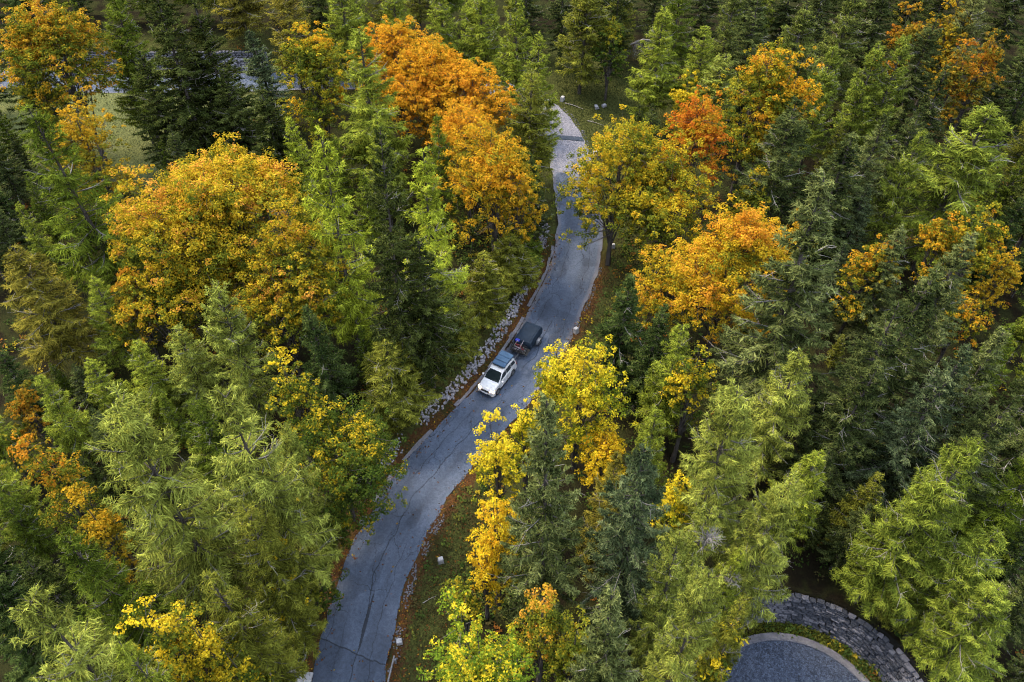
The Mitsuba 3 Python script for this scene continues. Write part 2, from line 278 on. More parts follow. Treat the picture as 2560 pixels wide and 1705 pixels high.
# upper dry stone wall beyond the upper road
tag('upper_stone_wall', 'far dry stone wall behind the upper road at the top left, seen between spruces', 'stone wall')
a = [i for i in range(len(RP)) if -66 < RP[i, 0] < -32 and RP[i, 1] > 90]
core, uv = ribbon(RP[a], RN[a], np.array([3.22, 3.55, 4.2]), RZ[a], np.array([-0.1, 2.6, 2.62])); scene['upper_stone_wall__core'] = mikit.ply(core, 'wall_core')
n_st = 0; extra = []
for c in range(9):
    h = 0.15 + c * 0.29; s0 = 0.0
    for i in a:
        q = RP[i] + RN[i] * (3.14 + 0.12 * h + rng.normal(0, 0.03)) + RT[i] * rng.uniform(-0.1, 0.1); l = rng.uniform(0.34, 0.52)
        at = (q[0], q[1], RZ[i] + h + rng.normal(0, 0.03)); rot = math.degrees(math.atan2(RT[i][1], RT[i][0]))
        if n_st < 290 and (-46 < q[0] < -34 or (-62 < q[0] < -52 and c < 5)): put_stone(piece('upper_stone_wall', 'stone'), at, (l, 0.4, 0.28 * rng.uniform(0.8, 1.1)), rot, rng.choice(['stone_pale', 'stone_grey'])); n_st += 1
        else:
            m = stone_mesh(int(rng.integers(1e6)), 6); m.apply_scale((l, 0.4, 0.27)); m.apply_transform(trimesh.transformations.rotation_matrix(math.radians(rot), [0, 0, 1])); m.apply_translation(at); extra.append(m)
scene['upper_stone_wall__far_stones'] = mikit.ply(cat_mesh(extra), 'stone_grey'); tag('upper_stone_wall__far_stones', kind='stuff')

# ------------------------------------------------------------------ leaf litter, gravel, grass, undergrowth
def gz(q): return ground_z(q[:, 0], q[:, 1])
def quads(p, nrm, size, r, asp=0.7):
    a = np.cross(nrm, r.normal(0, 1, p.shape)); a /= np.linalg.norm(a, axis=1, keepdims=True) + 1e-9; b = np.cross(nrm, a); s = size[:, None]
    v = np.stack([p - a * s * 0.5, p + b * s * asp * 0.5, p + a * s * 0.6, p - b * s * asp * 0.5], 1).reshape(-1, 3)
    return v, (np.array([[0, 1, 2], [0, 2, 3]])[None] + (np.arange(len(p)) * 4)[:, None, None]).reshape(-1, 3)
scene['leaf_matter'] = diffuse({'type': 'mesh_attribute', 'name': 'vertex_color'})
r = np.random.default_rng(21)
def along(n, y0, y1, o0, o1):
    ids = np.array(near_s(y0, y1)); i = r.choice(ids, n); o = r.uniform(o0, o1, n); return RP[i] + RN[i] * o[:, None] + RT[i] * r.uniform(-0.2, 0.2, n)[:, None], o, i
L = []
for n, y0, y1, o0, o1 in ((2200, 14, 66, -3.7, -2.45), (1200, 14, 60, 2.4, 3.3), (260, 14, 66, -2.5, -1.7), (150, 14, 60, -1.8, 2.4), (700, 14, 36, 2.8, 7.0), (260, 46, 62, 2.8, 6.0)):
    q, o, i = along(n, y0, y1, o0, o1); z = np.where(np.abs(o) < 2.5, RZ[i] + 0.025, gz(q) + 0.03); L.append(np.c_[q, z])
L = np.vstack(L); nrm = norm_ = np.array([0, 0, 1.0]) + r.normal(0, 0.3, L.shape); nrm /= np.linalg.norm(nrm, axis=1, keepdims=True)
v, f = quads(L, nrm, r.uniform(0.08, 0.19, len(L)), r)
pc = np.array([(0.11, 0.045, 0.016), (0.075, 0.034, 0.015), (0.17, 0.065, 0.016), (0.22, 0.12, 0.02), (0.05, 0.028, 0.015), (0.40, 0.26, 0.02)])[r.choice(6, len(L), p=[0.3, 0.27, 0.17, 0.09, 0.14, 0.03])] * r.uniform(0.7, 1.2, (len(L), 1))
scene['fallen_leaves'] = mikit.ply((v, f), 'leaf_matter', color=np.repeat(pc, 4, axis=0)); tag('fallen_leaves', 'brown and rust coloured fallen leaves lying along both edges of the road', 'leaves', kind='stuff')
rows = []
for y0, y1, o0, o1, n in ((15, 35, 2.62, 3.25, 480), (46, 62, 2.5, 2.9, 160), (77, 92, 2.4, 3.0, 200)):
    q, o, i = along(n, y0, y1, o0, o1)
    for w, z in zip(q, gz(q)):
        if vnoise(np.array([[w[0] * 0.8, w[1] * 0.8, 0]]), 6)[0] > 0.38: rows.append(((w[0], w[1], z + 0.02), r.uniform(0.05, 0.17, 3)))
joined_stones(rows, 'stone_grey', 'roadside_gravel', 'pale broken gravel along the right edge of the road'); labels['roadside_gravel']['category'] = 'gravel'
# grass blades
G = []
for n, y0, y1, o0, o1 in ((9000, 13, 36, 3.0, 8.5), (2500, 46, 64, 2.9, 6.5), (6000, 33, 68, -12, -4.9)):
    G.append((along(n, y0, y1, o0, o1)[0], n, 0))
G.append((np.c_[r.uniform(6, 20, 12000), r.uniform(78, 101, 12000)], 12000, 1)); G.append((np.c_[r.uniform(-62, -38, 9000), r.uniform(70, 90, 9000)], 9000, 2))
ang_ = np.radians(r.uniform(-5, 125, 7000)); rad_ = r.uniform(7.0, 8.1, 7000); low_q = LOW + np.stack([np.cos(ang_), np.sin(ang_)], 1) * rad_[:, None]
G.append((low_q, 7000, 3))
P_, C_, Hh = [], [], []
for q, n, kind in G:
    d, i = road_d(q[:, 0], q[:, 1]); ok = np.abs(d) > 2.75; q = q[ok]; P_.append(np.c_[q, gz(q)]); m = len(q)
    t_ = np.clip(vfbm(np.c_[q * 0.6, q[:, 0] * 0], 2, 9) + r.normal(0, 0.16, m), 0, 1)[:, None]
    lo, hi = [((0.030, 0.032, 0.012), (0.075, 0.080, 0.026)), ((0.032, 0.044, 0.014), (0.080, 0.095, 0.030)), ((0.075, 0.095, 0.038), (0.15, 0.16, 0.07)), ((0.045, 0.060, 0.012), (0.15, 0.16, 0.02))][kind]
    C_.append(np.array(lo) * (1 - t_) + np.array(hi) * t_); Hh.append(r.uniform(0.10, 0.26, m) * (1.0 if kind != 1 else 1.3))
P_ = np.vstack(P_); C_ = np.vstack(C_); Hh = np.concatenate(Hh); a_ = r.uniform(0, 6.28, len(P_)); w_ = np.stack([np.cos(a_), np.sin(a_), a_ * 0], 1) * r.uniform(0.02, 0.045, len(P_))[:, None]
tip_ = P_ + np.c_[r.normal(0, 0.10, (len(P_), 2)), Hh]
scene['grass'] = mikit.ply((np.stack([P_ - w_, P_ + w_, tip_], 1).reshape(-1, 3), np.arange(3 * len(P_)).reshape(-1, 3)), 'leaf_matter', color=np.repeat(C_, 3, axis=0)); tag('grass', 'short olive grass on the verges and in the clearings beside the road', 'grass', kind='stuff')
# undergrowth: low leafy plants
U = [along(520, 34, 68, -13, -5.0)[0], along(240, 14, 34, -7, -3.5)[0], along(240, 13, 36, 6.0, 11)[0], along(200, 46, 66, 4.6, 9)[0]]
U.append(np.c_[r.uniform(-60, 60, 4200), r.uniform(12, 105, 4200)]); U = np.vstack(U); ua_ = np.radians(r.uniform(0, 120, 46)); d, _ = road_d(U[:, 0], U[:, 1]); U = U[(np.abs(d) > 3.4) & (lowr(U[:, 0], U[:, 1]) > 9.4) & ~((U[:, 0] < -36) & (U[:, 1] > 70)) & ~((U[:, 0] > 5) & (U[:, 0] < 22) & (U[:, 1] > 77))]
U = np.vstack([U, LOW + np.stack([np.cos(ua_), np.sin(ua_)], 1) * r.uniform(7.2, 7.8, 46)[:, None]]); k = 18; ui = np.repeat(np.arange(len(U)), k); rad = r.uniform(0.25, 0.75, len(U)); off = r.normal(0, 0.5, (len(ui), 3)) * rad[ui][:, None]; off[:, 2] = np.abs(off[:, 2]) * 0.9 + 0.08
p_ = np.c_[U, gz(U)][ui] + off; nr = r.normal(0, 0.5, p_.shape) + [0, 0, 1]; nr /= np.linalg.norm(nr, axis=1, keepdims=True); v, f = quads(p_, nr, r.uniform(0.12, 0.26, len(p_)), r)
pick = np.array([(0.035, 0.06, 0.014), (0.06, 0.09, 0.018), (0.09, 0.10, 0.02), (0.17, 0.07, 0.016), (0.05, 0.045, 0.018), (0.26, 0.20, 0.02)])[r.choice(6, len(U), p=[0.3, 0.26, 0.16, 0.09, 0.14, 0.05])]
scene['undergrowth'] = mikit.ply((v, f), 'leaf_matter', color=np.repeat(pick[ui] * r.uniform(0.7, 1.3, (len(ui), 1)), 4, axis=0)); tag('undergrowth', 'low leafy undergrowth and saplings on the forest floor and banks', 'undergrowth', kind='stuff')

# ------------------------------------------------------------------ roadside things
scene['concrete'] = wall_stone((0.24, 0.245, 0.26), (0.42, 0.42, 0.44)); scene['rail_wood'] = wall_stone((0.12, 0.12, 0.13), (0.26, 0.26, 0.28))
def zat(x, y): return float(ground_z(np.array([x]), np.array([y]))[0])
def hull(points):
    m = manifold3d.Manifold.hull_points(np.asarray(points, float)).to_mesh(); return trimesh.Trimesh(m.vert_properties[:, :3], m.tri_verts)
def post_mesh(w, h):
    q = [(x * w * s, y * w * 0.85 * s, z) for s, z in ((0.56, -0.3), (0.5, h - 0.06), (0.42, h)) for x in (-1, 1) for y in (-1, 1)]; return hull(q)
for (x, y, w, h, rot, label) in (
        (6.15, 51.55, 0.42, 0.62, 35, 'whitish marker stone beside the road opposite the trailer'),
        (-5.35, 28.05, 0.40, 0.60, 20, 'pale marker stone on the right verge, upper one of the lower two'),
        (-7.85, 22.0, 0.40, 0.60, 12, 'pale marker stone on the right verge near the bottom edge'),
        (6.6, 92.3, 0.5, 0.62, 60, 'round topped white marker stone at the head of the cobbled stretch'),
        (10.05, 80.4, 0.5, 0.62, 10, 'white topped marker stone at the grassy edge of the cobbles'),
        (10.75, 63.9, 0.4, 0.5, 5, 'half hidden marker stone under the yellow green beech')):
    key = key_for('marker_stone'); M = T().translate([x, y, zat(x, y)]).rotate([0, 0, 1], rot).rotate([1, 0, 0], float(rng.normal(0, 3)))
    scene[key] = mikit.ply(post_mesh(w, h), 'concrete', to_world=M); tag(key, label, 'marker stone', 'marker stones along the road')
for (x, y, s, label) in ((11.0, 91.1, 0.85, 'white boulder lying in the grass above the cobbles, left of two'), (12.05, 91.6, 0.72, 'white boulder lying in the grass above the cobbles, right of two'), (-14.9, 20.1, 0.75, 'pale boulder left of the road near the bottom edge'), (8.9, 97.2, 0.4, 'small pale stone in the grass below the dark spruces')):
    key = key_for('boulder'); scene[key] = {**STONES['stone_pale'][int(rng.integers(6))], 'to_world': T().translate([x, y, zat(x, y) + s * 0.2]).rotate([0, 0, 1], float(rng.uniform(0, 360))).scale([s, s * 0.7, s * 0.55])}; tag(key, label, 'boulder')
slab = box(1.05, 2.3, 0.34, ch=0.02); scene['concrete_slab'] = mikit.ply(slab, 'concrete', to_world=T().translate([-14.15, 18.9, zat(-14.1, 18.9) + 0.06]).rotate([0, 0, 1], -4)); tag('concrete_slab', 'pale concrete slab at the left road edge, bottom of the picture', 'concrete slab')
pipe = tube([[-14.15, 21.9, zat(-14.1, 21.9) + 0.25], [-14.3, 20.9, zat(-14.3, 20.9) + 0.22], [-14.6, 19.6, zat(-14.6, 19.6) + 0.2]], 0.09, 8); scene['drain_pipe'] = mikit.ply(pipe, 'rail_wood', smooth=40); tag('drain_pipe', 'dark grey pipe beside the concrete slab, left of the road', 'pipe')
p0, p1 = np.array([-8.05, 20.9]), np.array([-8.75, 16.2]); key = 'wooden_rail'; tag(key, 'weathered grey wooden rail on the right verge at the bottom edge', 'rail')
P3 = [[*(p0 + (p1 - p0) * t_), zat(*(p0 + (p1 - p0) * t_)) + 0.55] for t_ in np.linspace(0, 1, 5)]
m = box(float(np.linalg.norm(p1 - p0)), 0.10, 0.20, ch=0.015); dirr = math.degrees(math.atan2(*(p1 - p0)[::-1]))
scene[key + '__beam'] = mikit.ply(m, 'rail_wood', to_world=T().translate([*((p0 + p1) / 2), float(np.mean([q[2] for q in P3]))]).rotate([0, 0, 1], dirr).rotate([0, 1, 0], math.degrees(math.atan2(P3[0][2] - P3[-1][2], np.linalg.norm(p1 - p0)))))
for t_ in (0.06, 0.5, 0.94):
    q = p0 + (p1 - p0) * t_; scene[piece(key, 'post')] = mikit.ply(box(0.12, 0.12, 1.0, (q[0] + 0.12, q[1], zat(*q) + 0.16)), 'rail_wood')
def branch(key, pts, r0, label, cat, mat='dead_wood', twigs=8, seed=1):
    pts = np.array(pts, float); rr = np.random.default_rng(seed); ms = [tube(pts, np.linspace(r0, r0 * 0.35, len(pts)), 6)]
    for k in range(twigs):
        t_ = rr.uniform(0.15, 0.95) * (len(pts) - 1); i = int(t_); b = pts[i] + (pts[i + 1] - pts[i]) * (t_ - i); e = rr.normal(0, 1, 3); e[2] = abs(e[2]) * 0.4; l = rr.uniform(0.4, 1.1) * r0 * 12
        ms.append(tube([b, b + e * l * 0.5, b + e * l + [0, 0, -0.1 * l]], [r0 * 0.35, r0 * 0.22, r0 * 0.1], 3, False))
    scene[key] = mikit.ply(cat_mesh(ms), mat, smooth=True); tag(key, label, cat)
branch('fallen_branch', [[-6.45, 24.8, zat(-6.45, 24.8) + 0.06], [-6.0, 25.1, zat(-6, 25.1) + 0.1], [-5.5, 25.4, zat(-5.5, 25.4) + 0.07]], 0.035, 'thin fallen stick on the right verge grass', 'stick', twigs=3)
branch('fallen_branch_001', [[6.9, 91.6, zat(6.9, 91.6) + 0.1], [8.0, 91.2, zat(8, 91.2) + 0.14], [9.2, 90.5, zat(9.2, 90.5) + 0.1]], 0.07, 'bare fallen branch behind the white topped stone at the cobbles', 'branch', twigs=5, seed=2)
branch('fallen_branch_002', [[9.6, 87.9, zat(9.6, 87.9) + 0.06], [10.6, 87.4, zat(10.6, 87.4) + 0.1], [11.6, 86.9, zat(11.6, 86.9) + 0.06]], 0.05, 'pale fallen branch lying in the grass at the bend', 'branch', twigs=5, seed=3)
x0, y0 = 18.0, 103.0; zz = zat(x0, y0)
branch('dead_tree', [[x0 - 3, y0, zz + 0.8], [x0 - 1.6, y0, zz + 2.6], [x0, y0, zz + 3.3], [x0 + 1.8, y0, zz + 3.1], [x0 + 3.4, y0 + 0.2, zz + 2.0]], 0.14, 'arched dead trunk with hanging bare twigs in the dark gap at the top', 'dead tree', twigs=0)
ms = []
for k in range(60):
    t_ = r.uniform(-2.4, 2.8); zb = zz + 3.3 - 0.16 * t_ * t_; ms.append(tube([[x0 + t_, y0, zb], [x0 + t_ + r.normal(0, 0.2), y0 - 0.3, zb - 1.0], [x0 + t_ + r.normal(0, 0.35), y0 - 0.35, zb - r.uniform(1.4, 2.6)]], [0.03, 0.02, 0.01], 3, False))
scene['dead_tree__hanging_twigs'] = mikit.ply(cat_mesh(ms), 'dead_wood', smooth=True)

# ------------------------------------------------------------------ white car with roof load, trailer and bicycles
scene['white_paint'] = glossy((0.55, 0.56, 0.58), 0.28, clearcoat=0.8, clearcoat_gloss=0.92)
scene['car_glass'] = glossy((0.012, 0.018, 0.020), 0.08, specular=0.6)
scene['black_plastic'] = glossy((0.018, 0.018, 0.020), 0.5)
scene['tyre_rubber'] = glossy((0.016, 0.016, 0.017), 0.75)
scene['rim_metal'] = {'type': 'twosided', 'bsdf': {'type': 'principled', 'base_color': rgb(0.45, 0.45, 0.47), 'metallic': 0.8, 'roughness': 0.35}}
scene['steel'] = {'type': 'twosided', 'bsdf': {'type': 'principled', 'base_color': rgb(0.16, 0.17, 0.19), 'metallic': 0.5, 'roughness': 0.45}}
scene['blue_grey_cloth'] = glossy(mikit.proc(lambda p, n, uv: mikit.mix((0.040, 0.085, 0.155), (0.07, 0.125, 0.205), mikit.fbm(p.x * 2.5, p.y * 2.5, p.z * 2.5, 3))), 0.75, specular=0.2)
scene['dark_blue_cover'] = glossy(mikit.proc(lambda p, n, uv: mikit.mix((0.008, 0.016, 0.030), (0.018, 0.033, 0.056), mikit.fbm(p.x * 1.6, p.y * 1.6, p.z * 1.6, 3))), 0.7, specular=0.25)
scene['red_lens'] = glossy((0.40, 0.02, 0.015), 0.2)
scene['bike_black'] = glossy((0.020, 0.018, 0.022), 0.4); scene['bike_red'] = glossy((0.22, 0.02, 0.03), 0.35); scene['bike_white'] = glossy((0.30, 0.26, 0.30), 0.35)
scene['blue_bag'] = glossy((0.02, 0.03, 0.30), 0.5)
scene['plate_white'] = glossy((0.7, 0.7, 0.72), 0.4)

def lathe(profile, n=24):     # axis along y
    m = trimesh.creation.revolve(np.array(profile), sections=n); m.apply_transform(trimesh.transformations.rotation_matrix(math.pi / 2, [1, 0, 0])); return m
def tyre(R_=0.345, w=0.215): return lathe([(R_ * 0.62, -w / 2), (R_ * 0.93, -w / 2), (R_, -w * 0.34), (R_, w * 0.34), (R_ * 0.93, w / 2), (R_ * 0.62, w / 2), (R_ * 0.62, -w / 2)])
def rim(R_=0.345, w=0.215):
    ms = [lathe([(R_ * 0.60, -w * 0.47), (R_ * 0.64, -w * 0.45), (R_ * 0.64, w * 0.45), (R_ * 0.60, w * 0.47), (R_ * 0.60, -w * 0.47)]), lathe([(0.0, -w * 0.36), (0.07, -w * 0.36), (0.07, w * 0.36), (0.0, w * 0.36)], 12)]
    for k in range(5):
        for s in (-1, 1):
            b = box(R_ * 0.60, 0.03, 0.06, (R_ * 0.30, s * w * 0.36, 0)); b.apply_transform(trimesh.transformations.rotation_matrix(k * 2 * math.pi / 5, [0, 1, 0])); ms.append(b)
    return cat_mesh(ms)
def section(x, z0_, z1_, hw, top=1.0, n=4, rad=0.12):
    """rounded half-box outline in the yz plane"""
    pts = []
    for (cy, cz, a0) in ((hw - rad, z0_ + rad * 0.6, -90), (hw * top - rad, z1_ - rad, 0), (-(hw * top - rad), z1_ - rad, 90), (-(hw - rad), z0_ + rad * 0.6, 180)):
        for k in range(n):
            a = math.radians(a0 + 90 * k / (n - 1)); pts.append((x, cy + rad * math.cos(a), cz + rad * math.sin(a) * (0.6 if a0 in (-90, 180) else 1)))
    return pts
def loft(secs):
    A = np.array(secs); k = A.shape[1]; v = A.reshape(-1, 3); f = []
    for i in range(len(A) - 1):
        for j in range(k): a, b = i * k + j, i * k + (j + 1) % k; f += [[a, b, b + k], [a, b + k, a + k]]
    for i, flip in ((0, 1), (len(A) - 1, 0)):
        c = list(range(i * k, i * k + k))
        for j in range(1, k - 1): f.append([c[0], c[j + 1], c[j]] if flip else [c[0], c[j], c[j + 1]])
    m = trimesh.Trimesh(v, f, process=False); m.fix_normals(); return m
def panel(pts, thick=0.012):  # thin slab over a planar-ish polygon, pushed out along its normal
    p = np.array(pts, float); n = np.cross(p[1] - p[0], p[2] - p[0]); n /= np.linalg.norm(n); return hull(np.vstack([p - n * 0.004, p + n * thick]))
def both(p): return [p, [(x, -y, z) for x, y, z in p][::-1]]

car_c, car_h = np.array([-1.32, 45.62]), math.radians(-120.4)
zf_, zr_ = [float(np.interp(0, [0], [RZ[KD.query(car_c + s * 1.3 * np.array([math.cos(car_h), math.sin(car_h)]))[1]]])) for s in (1, -1)]
CARM = T().translate([*map(float, car_c), (zf_ + zr_) / 2 + 0.03]).rotate([0, 0, 1], math.degrees(car_h)).rotate([0, 1, 0], math.degrees(math.atan2(zr_ - zf_, 2.6)))
def cpart(name, mesh, mat, M=None, root='white_car', smooth=False, **k):
    key = piece(root, name); scene[key] = mikit.ply(mesh, mat, smooth=smooth, to_world=M or CARM, **k); return key
tag('white_car', 'white compact off-road car with lit headlights driving down the road, towing a trailer', 'car')
body = loft([section(2.12, 0.38, 0.74, 0.62, 0.95), section(2.05, 0.28, 0.86, 0.76, 0.94), section(1.86, 0.22, 0.97, 0.84, 0.93), section(1.5, 0.20, 1.03, 0.885, 0.92), section(1.0, 0.20, 1.09, 0.895, 0.93), section(0.2, 0.20, 1.10, 0.895, 0.95),
             section(-1.2, 0.20, 1.11, 0.895, 0.95), section(-1.75, 0.24, 1.11, 0.885, 0.94), section(-2.02, 0.30, 1.08, 0.84, 0.93), section(-2.10, 0.38, 0.98, 0.78, 0.94)])
wells = [trimesh.creation.cylinder(0.41, 0.42, sections=24, transform=trimesh.transformations.translation_matrix([x, y, 0.34]) @ trimesh.transformations.rotation_matrix(math.pi / 2, [1, 0, 0])) for x in (1.30, -1.28) for y in (0.80, -0.80)]
def to_m(t): return manifold3d.Manifold(manifold3d.Mesh(np.asarray(t.vertices, np.float32), np.asarray(t.faces, np.uint32)))
body.merge_vertices(); mb = to_m(body)
for w in wells: mb = mb - to_m(w)
mm = mb.to_mesh(); body = trimesh.Trimesh(mm.vert_properties[:, :3], mm.tri_verts)
cpart('body', body, 'white_paint', smooth=35)
cab = loft([section(0.98, 1.05, 1.10, 0.80, 0.99, rad=0.02), section(0.62, 1.05, 1.34, 0.80, 0.93, rad=0.05), section(0.16, 1.05, 1.63, 0.80, 0.84, rad=0.07), section(-0.7, 1.05, 1.66, 0.80, 0.83, rad=0.07), section(-1.6, 1.05, 1.63, 0.80, 0.83, rad=0.07), section(-1.86, 1.05, 1.56, 0.79, 0.84, rad=0.06), section(-2.04, 1.05, 1.10, 0.76, 0.98, rad=0.02)])
cpart('cabin', cab, 'white_paint', smooth=30)
cpart('windscreen', hull([(0.985, y, 1.12) for y in (-0.72, 0.72)] + [(0.17, y, 1.628) for y in (-0.585, 0.585)] + [(0.94, y, 1.10) for y in (-0.72, 0.72)] + [(0.60, y, 1.38) for y in (-0.70, 0.70)]), 'car_glass')
cpart('rear_window', hull([(-2.055, y, 1.14) for y in (-0.66, 0.66)] + [(-1.905, y, 1.54) for y in (-0.56, 0.56)] + [(-1.9, y, 1.14) for y in (-0.66, 0.66)]), 'car_glass')
for s in (1, -1):
    for xs in (((0.70, 1.12), (-0.22, 1.12), (-0.32, 1.55), (0.16, 1.55)), ((-0.34, 1.12), (-1.10, 1.12), (-1.16, 1.54), (-0.42, 1.55)), ((-1.22, 1.12), (-1.84, 1.14), (-1.72, 1.50), (-1.26, 1.53))):
        yy = lambda z: 0.806 - (z - 1.05) * 0.213
        cpart('side_window', hull([(x, s * (yy(z) + e), z) for x, z in xs for e in (0.012, -0.03)]), 'car_glass')
    m = hull([(x, s * y, z) for x in (0.66, 0.78) for y in (0.93, 1.10) for z in (1.10, 1.24)] + [(0.84, s * 1.0, 1.16)]); cpart('mirror', m, 'white_paint', smooth=30)
    cpart('roof_rail', tube([[0.05, s * 0.62, 1.66], [-0.05, s * 0.63, 1.73], [-1.5, s * 0.63, 1.74], [-1.68, s * 0.62, 1.66]], 0.022, 6), 'plate_white', smooth=True)
    cpart('sill_trim', box(1.95, 0.03, 0.16, (0.02, s * 0.893, 0.33), ch=0.01), 'black_plastic')
    for x in (0.05, -0.85): cpart('door_handle', box(0.18, 0.03, 0.035, (x, s * 0.905, 0.93), ch=0.008), 'plate_white')
    cpart('door_seam', box(0.012, 0.012, 0.7, (-0.32, s * 0.893, 0.70)), 'black_plastic')
    head = hull([(2.10, s * 0.46, 0.72), (2.10, s * 0.46, 0.86), (1.90, s * 0.82, 0.78), (1.86, s * 0.82, 0.95), (1.98, s * 0.56, 0.95), (2.02, s * 0.72, 0.74)])
    k = cpart('headlight', head, 'plate_white'); scene[k]['emitter'] = {'type': 'area', 'radiance': rgb(5.0, 3.2, 1.5)}
    labels[k] = {'label': 'lit warm white headlight'}
    cpart('tail_light', hull([(-2.10, s * 0.62, 0.80), (-2.07, s * 0.82, 0.80), (-2.06, s * 0.62, 1.18), (-1.98, s * 0.80, 1.18), (-1.98, s * 0.84, 0.82)]), 'red_lens')
cpart('grille', hull([(2.128, y, z) for y in (-0.40, 0.40) for z in (0.70, 0.82)] + [(2.0, y, z) for y in (-0.44, 0.44) for z in (0.70, 0.86)] + [(2.085, y, 0.865) for y in (-0.40, 0.40)]), 'black_plastic')
cpart('lower_grille', box(0.08, 1.20, 0.13, (2.10, 0, 0.44), ch=0.02), 'black_plastic')
cpart('bumper', box(0.10, 1.30, 0.07, (2.09, 0, 0.56), ch=0.02), 'white_paint')
cpart('number_plate', box(0.02, 0.50, 0.11, (2.155, 0, 0.56)), 'plate_white')
for x in (1.30, -1.28):
    for s in (1, -1):
        M = CARM @ T().translate([x, s * 0.785, 0.345]); k = cpart('wheel', tyre(), 'tyre_rubber', M, smooth=40); scene[k + '__rim'] = mikit.ply(rim(), 'rim_metal', to_world=M)
cpart('tow_hitch', tube([[-2.0, 0, 0.40], [-2.28, 0, 0.40], [-2.30, 0, 0.46]], 0.03, 6), 'black_plastic')

tag('roof_load', 'folded blue grey roof load of three padded panels on top of the white car', 'roof load')
for k, (x, l, h) in enumerate(((-0.47, 0.50, 0.17), (-1.02, 0.54, 0.20), (-1.62, 0.60, 0.18))):
    m = manifold3d.Manifold.batch_hull([manifold3d.Manifold.sphere(0.06, 10).translate((sx * (l / 2 - 0.06), sy * 0.58, sz * (h / 2 - 0.055))) for sx in (-1, 1) for sy in (-1, 1) for sz in (-1, 1)]).to_mesh()
    m = trimesh.Trimesh(m.vert_properties[:, :3], m.tri_verts); m.apply_translation((x, 0, 1.83 + h / 2)); cpart('panel', m, 'blue_grey_cloth', root='roof_load', smooth=40)
for x in (-0.35, -1.4): cpart('cross_bar', box(0.06, 1.32, 0.04, (x, 0, 1.795)), 'black_plastic', root='roof_load')
cpart('tray', box(1.75, 1.10, 0.03, (-1.06, 0, 1.828)), 'black_plastic', root='roof_load')

tr_c, tr_h = np.array([1.55, 50.35]), math.radians(-117.5)
TRM = T().translate([*map(float, tr_c), float(RZ[KD.query(tr_c)[1]]) + 0.03]).rotate([0, 0, 1], math.degrees(tr_h)).rotate([0, 1, 0], 2.6).scale([1.12, 1.16, 1.16])
tpart = lambda name, mesh, mat, M=None, smooth=False: cpart(name, mesh, mat, M or TRM, 'covered_trailer', smooth)
tag('covered_trailer', 'dark blue grey trailer under a fitted cover, towed behind the white car', 'trailer')
tpart('tub', box(2.25, 1.50, 0.42, (0, 0, 0.66), ch=0.03), 'dark_blue_cover')
cov = loft([section(1.14, 0.80, 1.02, 0.76, 0.96, rad=0.05), section(1.05, 0.80, 1.20, 0.79, 0.92, rad=0.09), section(0.3, 0.80, 1.27, 0.79, 0.90, rad=0.10), section(-0.6, 0.80, 1.27, 0.79, 0.90, rad=0.10), section(-1.06, 0.80, 1.20, 0.79, 0.92, rad=0.09), section(-1.16, 0.80, 1.00, 0.75, 0.96, rad=0.05)])
tpart('cover', cov, 'dark_blue_cover', smooth=35)
for s in (1, -1):
    tpart('cover_ridge', tube([[1.0, s * 0.56, 1.255], [0, s * 0.56, 1.295], [-1.0, s * 0.56, 1.255]], 0.025, 6), 'dark_blue_cover', smooth=True)
    M = TRM @ T().translate([-0.15, s * 0.90, 0.31]); k = tpart('wheel', tyre(0.31, 0.19), 'tyre_rubber', M, 40); scene[k + '__rim'] = mikit.ply(rim(0.31, 0.19), 'steel', to_world=M)
    arc_ = [(-0.15 + 0.41 * math.cos(a), s * 0.90, 0.33 + 0.39 * math.sin(a)) for a in np.radians(np.linspace(5, 175, 12))]
    fv = np.array([(x, y + d, z) for x, y, z in arc_ for d in (-0.12, 0.12)] + [(x, y + d, z - 0.02) for x, y, z in arc_ for d in (-0.12, 0.12)]); ff = []
    for i in range(11):
        a, b = 2 * i, 24 + 2 * i; ff += [[a, a + 1, a + 3], [a, a + 3, a + 2], [b, b + 3, b + 1], [b, b + 2, b + 3], [a, b + 2, b], [a, a + 2, b + 2], [a + 1, b + 1, b + 3], [a + 1, b + 3, a + 3]]
    tpart('mudguard', trimesh.Trimesh(fv, ff, process=False), 'steel')
    tpart('tail_light', box(0.04, 0.22, 0.10, (-1.16, s * 0.58, 0.52)), 'red_lens')
    tpart('side_rail', box(2.2, 0.03, 0.05, (0, s * 0.765, 0.86)), 'steel')
tpart('axle', tube([[-0.15, -0.9, 0.31], [-0.15, 0.9, 0.31]], 0.035, 6), 'steel')
tpart('drawbar', tube([[0.9, 0, 0.42], [1.9, 0, 0.42], [2.62, 0, 0.46]], 0.045, 6), 'steel')
tpart('jockey_wheel', tube([[2.25, 0.16, 0.15], [2.25, 0.16, 0.85]], 0.03, 6), 'steel')
tpart('front_shelf', box(0.72, 1.50, 0.05, (1.52, 0, 0.55)), 'black_plastic')

